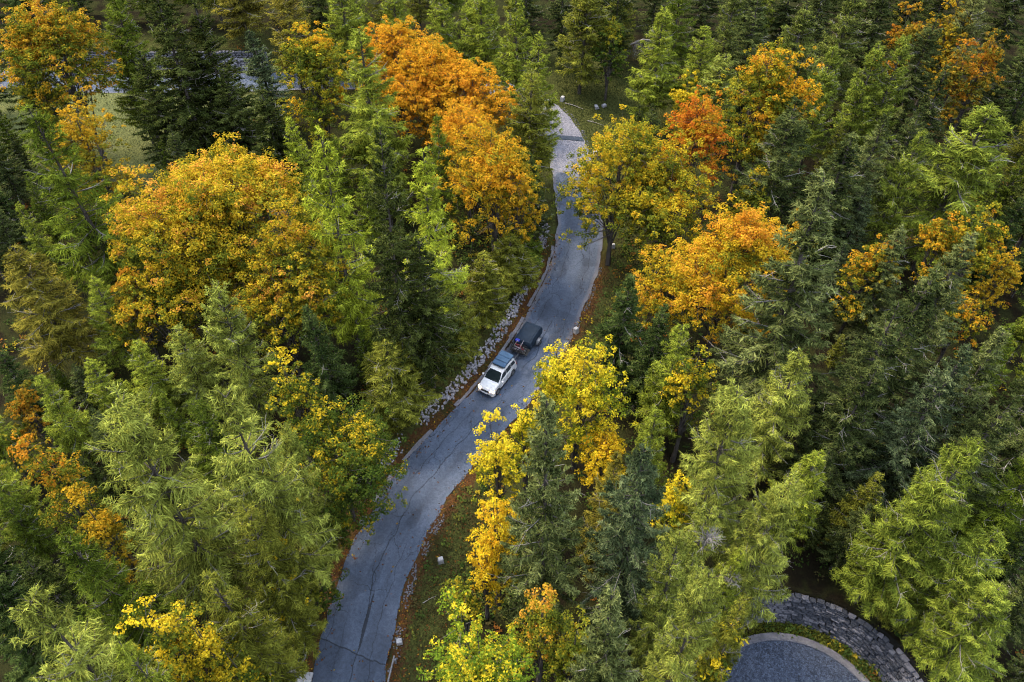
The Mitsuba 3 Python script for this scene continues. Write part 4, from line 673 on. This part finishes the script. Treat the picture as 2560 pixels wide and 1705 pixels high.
# kind | x | y | height | crown radius | leaf colours | what it looks like
TREE_ROWS = """
B|-46.51|75.57|20.0|5.67|gold|orange and yellow broadleaf tree filling the top left corner
B|-39.23|62.34|16.8|3.92|goldgreen|thin yellow broadleaf below the top left corner tree, behind the big larch
L|-41.83|79.92|18.7|3.55|green|feathery green larch standing beside the top left corner tree
S|-33.53|72.86|21.5|3.76|dark|tall dark spruce, left of the two hiding the upper stone wall
S|-30.11|74.66|19.8|3.40|dark|tall dark spruce, right of the two hiding the upper stone wall
L|-34.87|99.00|12.1|3.93|olive|olive larch with golden twigs above the upper stone wall
S|-28.20|83.47|12.9|2.51|blue|slim blue green spruce standing right of the upper stone wall
S|-29.16|72.31|14.4|2.97|dark|dark spruce in front of the upper wall, behind the golden dome tree
S|-24.88|70.98|13.2|2.96|dark|dark spruce between the golden dome tree and the yellow green tree
B|-20.62|75.19|18.1|4.61|yelgreen|yellow green broadleaf with a small orange tip at the top left of centre
L|-14.07|69.26|20.6|4.56|mid|tall pale trunked green larch left of the orange tree
B|-13.06|81.66|15.7|4.18|orange|left peak of the big orange tree row at the top centre
B|-8.59|77.54|15.9|4.53|orange|middle dome of the big orange tree row at the top centre
B|-4.05|74.47|15.1|4.44|orange|right dome of the big orange tree row at the top centre
B|-1.75|58.81|17.5|4.04|amber|amber yellow broadleaf below the orange row, left of the upper road
B|0.52|60.19|11.6|2.33|amber|small amber broadleaf leaning out over the left edge of the upper road
L|-7.01|63.85|14.3|2.36|green|darker green larch in front of the amber tree
L|-21.99|68.85|11.2|1.81|lime|first of two narrow lime larches right of the golden dome tree, half hidden behind
L|-13.51|46.38|24.0|3.16|lime|narrow lime larch reaching far down right of the golden dome tree
S|-8.96|42.68|26.4|2.42|dark|very dark tall spruce between the two lime larches
L|-6.85|49.29|20.6|3.16|lime|slim lime larch right of the very dark spruce
L|-35.52|52.61|21.9|4.39|green|big green larch below the top left corner
B|-23.41|51.58|20.0|7.36|golddome|tallest dome of the great golden tree left of the road
B|-27.21|48.55|19.0|5.37|golddome|left dome of the great golden tree left of the road
B|-17.36|45.81|19.7|4.00|golddome|right dome of the great golden tree left of the road
B|-30.86|45.35|12.2|1.98|rust|rusty orange young broadleaf under the great golden tree
L|-38.02|45.11|14.1|3.90|olive|brownish olive larch at the left edge
L|-33.35|45.27|11.3|2.35|mid|dull green larch left of the great golden tree's foot
L|-20.26|38.71|16.1|2.47|pale|pale green larch standing before the great golden tree
L|-25.32|40.78|10.8|2.26|pale|ragged pale larch with open branches, left of the one before the golden tree
L|-28.56|39.79|10.3|2.41|mid|middling green larch under the left side of the golden tree
L|-31.06|38.40|9.6|2.21|mid|small green larch beside the dark gap near the left edge
L|-33.41|35.41|11.6|2.11|mid|small dull larch near the left edge above the orange tree
B|-36.73|36.55|8.7|1.67|rust|rust coloured leaf tuft at the left edge below the olive larch
B|-15.10|33.88|16.4|2.33|yelspot|green maple with bright yellow top beside the road's left side
B|-12.33|31.59|13.3|5.11|greenspot|wide green broadleaf flecked with yellow on the left bank
L|-19.94|24.25|23.2|3.63|bright|big bright larch in the lower left, left one of the pair
L|-14.67|25.00|24.0|3.13|bright|big bright larch in the lower left, right one of the pair
L|-13.60|27.30|17.2|1.64|bright|lighter larch leaning right of the big pair
B|-27.81|26.37|17.9|2.50|autumn|orange green broadleaf tree at the left edge, lower half
B|-24.93|24.16|15.6|1.65|goldgreen|thin yellow leaved tree behind the big larch pair
L|-22.32|19.45|19.5|2.74|deep|deep green larch in the lower left corner area
S|-26.14|19.40|16.2|2.17|dark|dark spruce at the left edge near the bottom
L|-19.74|13.28|23.6|2.82|bright|larch in the bottom left corner
L|-17.48|13.30|22.4|1.98|mid|greyish larch beside the bottom left corner one
B|-17.11|15.77|19.6|2.24|yellow|bright yellow round bush tree at the bottom left
B|-15.30|15.80|19.4|1.30|yellow|smaller bright yellow bush tree right of the round one at the bottom left
B|-14.30|22.16|12.7|1.52|yelspot|yellow sprigged maple half hidden in the olive larch
L|-14.30|21.90|17.5|2.51|oliveg|olive larch with bare grey twigs between the big pair and the road
L|-14.51|18.02|19.7|2.44|oliveg|second olive larch with bare grey twigs, left of the roadside bushes
L|-14.38|21.44|8.3|2.12|oliveg|olive larch at the bottom beside the road's concrete pad
B|-13.34|28.31|7.9|2.32|green|dark green leafy tree leaning over the road's left edge
B|-13.98|24.44|6.3|2.24|green|low green broadleaf overhanging the road near the bottom
B|-14.52|15.60|15.6|1.59|yelspot|sparse yellow sprigged bush at the bottom, left of the road
B|10.01|61.26|18.1|4.76|yelgreen2|yellow green beech hanging over the upper road from the right
B|14.65|59.51|16.2|4.53|yelgreen2|right half of the yellow green beeches by the upper road
B|17.77|65.02|18.5|4.07|redorange|red orange beech right of the upper road
B|24.64|71.66|20.0|5.19|yelgreen3|yellow and green tree with orange tip in the upper right
B|27.10|70.43|20.0|2.90|amber|amber edge tree right of the yellow and green one
B|19.60|79.15|11.9|2.23|yellowg|small yellow crown behind the red orange beech
L|16.97|86.29|15.8|3.85|mid|pointed fresh green larch above the grassy bend
L|22.57|86.64|13.6|3.39|mid|pale pointed larch left of the yellow and green tree
L|23.40|82.02|12.2|3.04|pale|greyish larch behind the red orange beech
S|25.53|63.30|19.2|3.58|darkg|dark cone laden spruce in front of the yellow and green tree
B|23.25|61.19|12.7|2.35|olivegold|olive gold tree right of the red orange beech
B|18.14|48.58|18.5|5.32|orangegold|great orange and gold beech right of the road
B|14.16|51.15|11.7|3.52|orangegold|lower left side crown of the orange and gold beech
B|27.31|58.78|10.3|1.91|amber|thin amber crown behind the big grey green spruce
S|20.26|39.80|27.0|4.26|grey|great grey green spruce with tiered boughs, right of the orange and gold beech
B|5.16|36.43|15.3|3.51|brightyel|bright yellow maple right of the car
B|3.37|38.95|12.8|1.71|brightyel|slim yellow maple nearest to the car
B|0.99|32.33|15.4|1.86|brightyel|yellow maple reaching over the road below the car
B|-1.03|30.42|14.2|2.29|brightyel|lower yellow maple at the road's right edge
B|-0.94|24.91|15.3|1.98|yelamber|amber yellow maple standing on the right verge
B|-1.79|23.94|11.1|1.73|yelamber|small golden maple low on the right verge
B|6.88|33.25|10.0|2.45|yelamber|orange yellow crown behind the central spruces
S|2.15|22.94|27.0|2.68|grey|great dark spruce with ragged boughs in the lower centre
L|5.83|26.36|16.6|2.00|olive|olive larch between the two central spruces
S|7.20|23.47|22.0|2.63|blue|blue grey spruce right of the great dark one
B|10.94|28.17|12.0|1.67|brightyel|small bright yellow tree right of the blue grey spruce
L|13.08|27.52|21.5|2.94|bright|bright larch in the lower right, left one of three
L|19.27|35.15|16.0|2.74|bright|bright larch with bare stems below the great grey green spruce
L|15.66|24.66|21.0|2.58|bright|tall bright larch right of the centre, above the cobbled bend
L|10.88|22.30|18.1|2.01|pale|pale larch with a dead grey top in the lower right
L|13.71|23.07|15.7|1.94|mid|green larch with a small dead broom between the bright ones
L|12.13|39.20|14.6|2.55|mid|fresh green larch under the orange and gold beech
B|13.48|37.50|14.3|2.17|yelspot|green maple flecked with yellow under the great spruce
S|8.86|44.69|13.5|2.71|deepg|deep green tree wall on the road's right side above the car
S|10.66|42.35|13.2|2.13|deepg|deep green spruce behind the fresh larch
L|9.99|32.54|13.7|1.90|mid|small soft larch right of the bright yellow maple
S|5.28|14.51|25.6|2.32|grey|grey green spruce at the bottom centre right
S|4.31|14.50|20.9|1.74|darkg|low spruce at the bottom edge left of the grey green one
L|8.23|14.61|24.0|1.92|bright|light green larch at the bottom, right of the grey green spruce
L|8.97|19.90|18.9|1.67|pale|pale drooping larch above the light green one
B|11.56|17.07|17.7|1.12|brightyel|narrow yellow tree beside the cobbled bend
B|-1.65|15.44|19.6|2.96|greenyel|bright green maple with yellow crown at the bottom, right of the road
B|1.66|18.67|16.1|1.93|orangegreen|orange tipped maple right of the bright green one
B|3.41|17.06|15.9|1.51|olivegold|dark olive bush tree in the shade at the bottom centre
B|-3.14|22.07|9.2|1.57|olivegold|low olive bush on the grass verge near the bottom
L|25.52|25.62|20.5|2.78|mid2|tall fresh larch at the right, pointing up from the dark gap
L|25.97|25.08|14.8|3.46|mid2|wide larch above the cobbled bend on the right
L|28.22|22.86|14.8|2.81|mid2|larch at the lower right edge
L|29.20|20.29|12.5|2.76|mid2|larch in the lower right corner
L|26.80|24.40|8.6|2.25|oliveg|olive larch overhanging the curved stone wall
S|26.57|37.00|22.5|3.00|darkg|broad dark spruce in the dark right part of the forest
S|24.41|34.87|21.5|2.79|darkg|dark spruce with tiered boughs below the yellow right hand tree
S|23.01|32.85|18.1|2.48|darkg|shaded spruce beside the dark hollow on the right
S|28.06|32.97|20.2|2.60|blue|dense blue green spruce at the right
S|30.36|33.03|21.7|2.58|grey|pale trunked spruce at the right edge
S|31.13|30.76|18.1|2.43|darkg|dark spruce at the right edge above the larches
B|31.68|51.79|12.5|2.96|amberg|amber tree right of the great grey green spruce
B|39.25|55.57|12.8|2.66|amberg|orange tipped tree in the right, above the pale trunk
B|41.01|53.28|15.8|2.56|yelgreen3|yellow green tree near the right edge
B|44.71|53.42|11.0|2.23|goldgreen|yellow leaved tree at the right edge
S|35.45|47.08|17.3|2.93|grey|spruce with a pale bare trunk on the right
B|40.15|48.82|9.5|2.35|amberg|yellow boughs below the pale bare trunk on the right
S|32.79|50.72|14.6|2.51|grey|soft grey green spruce between two amber trees
L|42.49|62.03|19.4|5.24|mid2|broad larch with bare grey branches at the right edge
S|30.00|60.17|17.3|3.94|darkg|broad dark spruce right of the yellow and green tree
S|33.59|62.98|17.4|3.19|grey|olive grey spruce right of the broad dark one
L|38.90|78.51|16.6|2.92|mid2|pointed green larch in the upper right
L|34.37|78.26|16.1|2.67|mid2|slender pale larch right of the yellow and green tree
L|40.61|76.91|17.9|2.87|mid2|rounded pale larch in the upper right
S|38.56|65.99|16.6|2.64|darkg|dark spruce in the upper right thicket
S|44.56|73.84|16.5|2.59|darkg|dark slim spruce near the orange trees at the top right
L|36.73|61.78|17.0|2.33|mid2|larch with bare silvery twigs in the upper right
S|33.24|60.31|11.9|1.93|blue|small blue green spruce tip in the upper right
S|29.91|52.86|10.8|1.41|blue|small bluish spruce beside the great grey green spruce
B|49.37|80.85|16.6|2.49|rustgold|orange tree at the top right, left one of the pair
B|52.18|81.01|17.3|2.73|rustgold|orange tree at the top right, right one of the pair
B|46.42|88.12|16.8|2.88|rustgold|orange crown at the top edge on the right
B|53.95|93.68|14.9|3.02|goldgreen|yellow green crown at the top edge on the right
L|56.08|92.77|16.4|3.26|paleg|grey green pale larch at the top right edge
L|2.71|74.84|18.1|3.01|mid|tall yellow green larch left of the grassy bend
L|1.60|70.82|16.4|3.16|oliveg|grey tipped larch at the bend of the upper road
L|0.62|85.27|17.0|3.28|mid|larch at the top centre behind the orange row
L|8.92|94.36|15.3|4.08|oliveg|drooping olive larch above the bend
B|12.28|93.00|11.4|2.74|green|dark leafy green tree beside the dark gap at the top
L|-8.49|92.24|14.5|3.48|mid|bright larch at the top edge behind the orange row
L|-3.59|90.91|15.8|3.69|mid|second larch at the top edge behind the orange row
L|-26.84|91.43|15.1|3.69|olive|olive larch at the top edge, left of centre
L|-19.94|91.91|15.2|3.98|mid|green larch at the top edge above the yellow green tree
L|-13.98|92.32|15.2|3.46|mid|green larch at the top edge above the orange row
S|-24.49|98.84|13.1|3.36|dark|dark spruce at the top edge left of centre
L|33.02|87.29|15.9|3.90|grey2|greyish larch at the top right of centre
S|27.65|86.95|16.4|3.62|darkg|dark spruce at the top behind the yellow and green tree
L|25.66|90.79|16.5|3.18|grey2|greyish larch at the top edge right of the bend
L|38.97|89.63|16.6|3.70|grey2|pale larch at the top edge in the upper right
S|44.43|92.01|16.2|3.50|darkg|dark spruce at the top edge in the upper right
S|47.31|85.30|17.0|3.08|darkg|slim dark spruce at the top edge in the upper right
S|2.39|64.29|7.2|1.79|darkg|small dark spruce at the left edge of the upper road
L|-0.29|56.41|6.6|3.15|oliveg|soft olive larch left of the road above the trailer
L|0.98|59.71|4.7|2.84|deep|deep green larch bough reaching over the road's left edge
L|-2.53|51.19|9.1|2.56|oliveg|olive larch behind the stone bank above the car
L|-9.34|40.83|9.2|3.36|oliveg|olive larch beside the stone bank left of the car
L|-4.68|47.28|7.7|2.30|oliveg|olive larch right of the very dark spruce
L|-10.75|38.64|6.7|2.28|oliveg|low olive larch left of the road below the car
S|-6.90|43.98|17.0|2.62|dark|dark spruce foot beneath the slim lime larch
S|-14.32|40.21|14.3|2.21|deepg|dark green tree in the shade right of the great golden tree
L|-42.51|79.88|13.4|2.43|green|feathery larch hanging in front of the upper road at the top left
S|-33.54|74.47|16.6|2.76|dark|dark spruce between the two tall ones at the upper stone wall
S|-37.11|72.67|15.6|2.73|dark|dark spruce at the edge of the pale clearing at the top left
L|11.59|17.52|21.3|1.70|oliveg|olive larch drooping over the left end of the curved stone wall
B|11.60|16.48|15.0|1.01|green|dark green bush at the left end of the cobbled bend
B|-7.54|77.60|15.0|4.07|orange|high orange dome at the heart of the big orange row at the top centre
B|-4.58|66.79|15.6|3.28|orange|lower orange crown in the big orange row, beside the larch in front
B|-18.64|44.77|14.5|3.73|golddome|lower right boughs of the great golden tree left of the road
B|-28.70|45.43|12.3|3.43|golddome|lower left boughs of the great golden tree left of the road
"""
FILL_ROWS = """
S 62.13 111.82 13.7 2.09 upper_right
S 6.69 101.94 15.0 2.28 upper_centre
S -29.12 19.49 13.8 2.75 lower_left
S -51.86 76.99 16.4 3.05 upper_left
S 11.24 108.53 13.4 2.45 upper_centre
S 19.97 108.08 15.1 2.35 upper_right
L -9.16 110.88 14.4 2.75 upper_centre
S 39.52 100.21 14.8 2.34 upper_right
S 53.86 113.63 14.0 2.45 upper_right
S 43.81 41.43 10.0 1.97 middle_right
S 61.04 84.15 12.8 1.94 upper_right
L 34.39 29.05 15.3 2.76 lower_right
S 56.62 109.13 15.7 2.60 upper_right
S 69.64 107.36 16.8 3.28 upper_right
S -62.24 98.59 14.3 2.82 upper_left
L 20.95 95.69 17.6 2.70 upper_right
L -19.97 99.58 13.4 2.25 upper_left
L -13.07 107.94 14.5 2.25 upper_centre
S 46.52 58.40 13.3 2.34 middle_right
S 30.92 100.56 17.5 2.70 upper_right
S -45.71 100.98 12.1 2.41 upper_left
S 50.58 116.28 12.5 2.38 upper_right
S -62.27 84.58 13.1 2.37 upper_left
S 62.02 87.83 13.9 2.48 upper_right
L 33.18 103.56 16.5 3.08 upper_right
L 1.03 111.82 13.4 2.63 upper_centre
S -52.38 103.91 12.1 1.84 upper_left
S 2.20 104.41 12.6 2.40 upper_centre
L -43.67 55.46 10.2 1.64 middle_left
S 38.07 33.83 14.5 2.83 middle_right
S 70.58 98.20 17.2 3.43 upper_right
L -14.23 61.61 10.0 1.90 upper_left
L 52.41 71.00 9.1 1.60 upper_right
L -39.21 103.02 17.8 3.05 upper_left
S -31.20 22.15 15.0 2.56 lower_left
S 26.59 106.81 13.8 2.71 upper_right
L -12.74 65.27 14.1 2.77 upper_left
S 36.72 103.14 14.9 2.78 upper_right
S -38.52 38.78 10.0 1.64 middle_left
S -33.76 67.57 10.7 1.62 upper_left
L -54.99 68.47 11.1 2.01 upper_left
S 16.69 114.91 13.3 2.17 upper_right
S 35.42 26.54 9.6 1.67 lower_right
S -52.27 67.47 9.7 1.75 upper_left
S 54.91 65.30 16.7 3.17 upper_right
S -60.53 109.00 13.0 2.15 upper_left
S 51.73 58.38 11.7 1.86 middle_right
S -49.62 56.50 16.1 2.75 upper_left
S 13.57 99.55 14.4 2.17 upper_right
L -17.38 105.77 14.3 2.64 upper_left
L -55.60 71.83 9.6 1.59 upper_left
L -61.15 103.12 13.2 2.38 upper_left
L -38.23 34.24 11.4 2.10 middle_left
S -57.00 74.97 11.2 1.79 upper_left
L -42.97 104.87 16.0 2.92 upper_left
S 34.22 23.16 9.4 1.88 lower_right
L 47.40 49.41 10.4 1.85 middle_right
L 58.71 75.99 14.4 2.74 upper_right
L -21.59 33.65 11.8 2.34 middle_left
L -17.96 67.03 10.6 1.60 upper_left
L -4.28 101.17 17.8 3.03 upper_centre
S 24.29 28.10 9.3 1.41 lower_right
S 45.62 43.45 10.4 1.86 middle_right
L 46.83 45.39 9.8 1.81 middle_right
L 56.35 68.59 16.1 2.45 upper_right
L -37.43 26.92 9.9 1.96 lower_left
L 54.10 69.33 9.7 1.56 upper_right
L -54.31 73.62 9.3 1.58 upper_left
L -35.23 29.44 12.3 2.04 lower_left
S -46.88 56.45 9.5 1.58 middle_left
S -47.94 58.86 9.3 1.83 upper_left
S 14.86 73.67 11.2 1.90 upper_right
L 51.66 55.27 10.9 1.89 middle_right
L 14.64 102.23 12.6 2.44 upper_right
S 1.95 67.44 9.1 1.59 upper_centre
L 41.03 44.36 10.6 2.04 middle_right
L 20.09 29.64 13.4 2.49 lower_right
S 58.44 87.45 11.4 2.27 upper_right
L -45.38 60.50 9.3 1.40 upper_left
S -57.87 103.26 9.7 1.56 upper_left
L -24.04 34.31 6.1 0.93 lower_left
L 29.87 48.03 4.8 0.86 middle_right
L -33.71 27.40 8.9 1.53 lower_left
S -53.21 72.02 5.7 0.92 upper_left
S 22.78 29.96 6.1 1.10 lower_right
S -30.21 34.67 8.8 1.50 middle_left
L -11.99 43.32 8.0 1.28 middle_left
L -26.23 37.27 7.0 1.19 middle_left
S 44.59 110.13 14.0 2.31 upper_right
L 36.00 75.65 9.1 1.48 upper_right
L -36.56 69.92 7.4 1.13 upper_left
S 35.15 19.63 6.1 1.08 lower_right
S 13.99 76.40 9.5 1.48 upper_right
L 25.11 29.94 10.7 1.79 lower_right
L -37.86 42.33 4.5 0.77 middle_left
L -50.08 104.76 9.6 1.89 upper_left
S -31.20 32.27 6.3 1.16 lower_left
S -34.90 40.87 6.2 1.14 middle_left
"""
TREES = [tuple(l.split('|')) for l in TREE_ROWS.strip().split('\n')]
FILL = [l.split() for l in FILL_ROWS.strip().split('\n')]
NAMES = {'L': 'larch_tree', 'S': 'spruce_tree', 'B': 'broadleaf_tree'}
CATS = {'L': 'larch tree', 'S': 'spruce tree', 'B': 'tree'}
PROTO = {}
NFORM = {'L': 2, 'S': 2}
def proto(kind, var, k):
    g = (kind, var, k % NFORM[kind])
    if g not in PROTO:
        seed = 100 + 17 * len(PROTO) + (0 if kind == 'L' else 1000)
        wood, bare, crown, col = conifer(seed, kind, (LARCH if kind == 'L' else SPRUCE)[var], rnd=var in ('bright', 'pale', 'paleg'))
        name = PROTO[g] = '%s_form_%d' % ('larch' if kind == 'L' else 'spruce', len(PROTO))
        scene[name] = {'type': 'shapegroup', 'trunk': mikit.ply(wood, 'bark', smooth=True), 'bare_twigs': mikit.ply(bare, 'dead_wood', smooth=True), 'crown': mikit.ply(crown, 'needles', color=col)}
    return PROTO[g]
def plant(kind, x, y, H, R, var, label, k, group=None):
    key = key_for(NAMES[kind]); z = float(ground_z(np.array([x]), np.array([y]))[0]) - 0.1; rr = np.random.default_rng(7000 + k)
    if kind == 'B':
        far = max(0.0, math.hypot(x, y, CAM_H - z - H) - 45)
        lobes = REACH.get(label, ())
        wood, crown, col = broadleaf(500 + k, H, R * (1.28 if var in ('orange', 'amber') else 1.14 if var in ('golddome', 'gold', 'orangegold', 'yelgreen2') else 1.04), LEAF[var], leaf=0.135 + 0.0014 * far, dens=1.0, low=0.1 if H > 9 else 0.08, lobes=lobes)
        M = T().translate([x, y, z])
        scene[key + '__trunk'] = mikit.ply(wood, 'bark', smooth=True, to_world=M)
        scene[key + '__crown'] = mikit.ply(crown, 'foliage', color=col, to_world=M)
    else:
        s = H / 18.0; w = R / 3.0 * (1.18 if kind == 'L' else 1.42)
        scene[key] = {'type': 'instance', 'shapegroup': {'type': 'ref', 'id': proto(kind, var, k)},
                      'to_world': T().translate([x, y, z]).rotate([rr.normal(), rr.normal(), 0.01], rr.uniform(-2.5, 2.5)).rotate([0, 0, 1], rr.uniform(0, 360)).scale([w, w, s])}
    tag(key, label, CATS[kind], group)
    if kind != 'B': tag(key + '__bare_twigs', kind='stuff')
REACH = {'yellow green beech hanging over the upper road from the right': ((-2.6, 2.0, 9.2, 1.6), (-3.6, 3.0, 8.0, 1.5), (-4.6, 3.4, 7.0, 1.3), (-2.4, 1.0, 7.2, 1.5), (-3.4, 1.2, 6.0, 1.3), (-5.2, 2.2, 6.2, 1.0), (-2.2, 3.6, 8.0, 1.3), (-2.6, -0.6, 5.2, 1.3), (-3.4, -2.4, 4.2, 1.1), (-4.4, -1.4, 4.8, 1.0))}
for k, (kind, x, y, H, R, var, label) in enumerate(TREES):
    plant(kind, float(x), float(y), float(H), float(R), var, label, k)
FV = {'S': ['dark', 'darkg', 'deepg', 'darkg'], 'L': ['mid', 'oliveg', 'deep', 'green']}
for k, (kind, x, y, H, R, where) in enumerate(FILL):
    where = where.replace('_', ' ')
    lab = ('small dark spruce crowded between taller trees in the %s of the forest' if kind == 'S' else 'small dull green larch crowded between taller trees in the %s of the forest') % where
    plant(kind, float(x), float(y), float(H), float(R), FV[kind][k % 4], lab, 300 + k, '%s crowded into the %s of the forest' % ('small spruces' if kind == 'S' else 'small larches', where))

# dead grey tops on two larches in the lower right
for lab, f, n, rad in (('pale larch with a dead grey top in the lower right', 0.90, 46, 0.95), ('green larch with a small dead broom between the bright ones', 0.82, 34, 0.8)):
    i = next(j for j, tr in enumerate(TREES) if tr[6] == lab); x, y, H = (float(q) for q in TREES[i][1:4]); key = next(q for q in labels if labels[q].get('label') == lab)
    rr = np.random.default_rng(60 + i); c = np.array([x, y - 0.5, zat(x, y) + H * f - 0.4]); ms = []
    for k in range(n):
        e = norm(rr.normal(0, 1, 3) * [1, 1, 0.6] + [0, -0.2, 0.9]); l = rad * rr.uniform(0.55, 1.15); m = c + e * l * 0.5 + rr.normal(0, 0.08, 3)
        ms.append(tube([c + np.array([0, 0, rr.uniform(-1.2, 0.3)]), m, c + e * l], [0.024, 0.016, 0.007], 3, False))
        for q in range(3): ms.append(tube([m, m + norm(e + rr.normal(0, 0.7, 3)) * l * 0.45], [0.011, 0.005], 3, False))
    scene[key + '__dead_top'] = mikit.ply(cat_mesh(ms), 'dead_wood', smooth=True); labels[key + '__dead_top'] = {'label': 'bare grey dead top'}
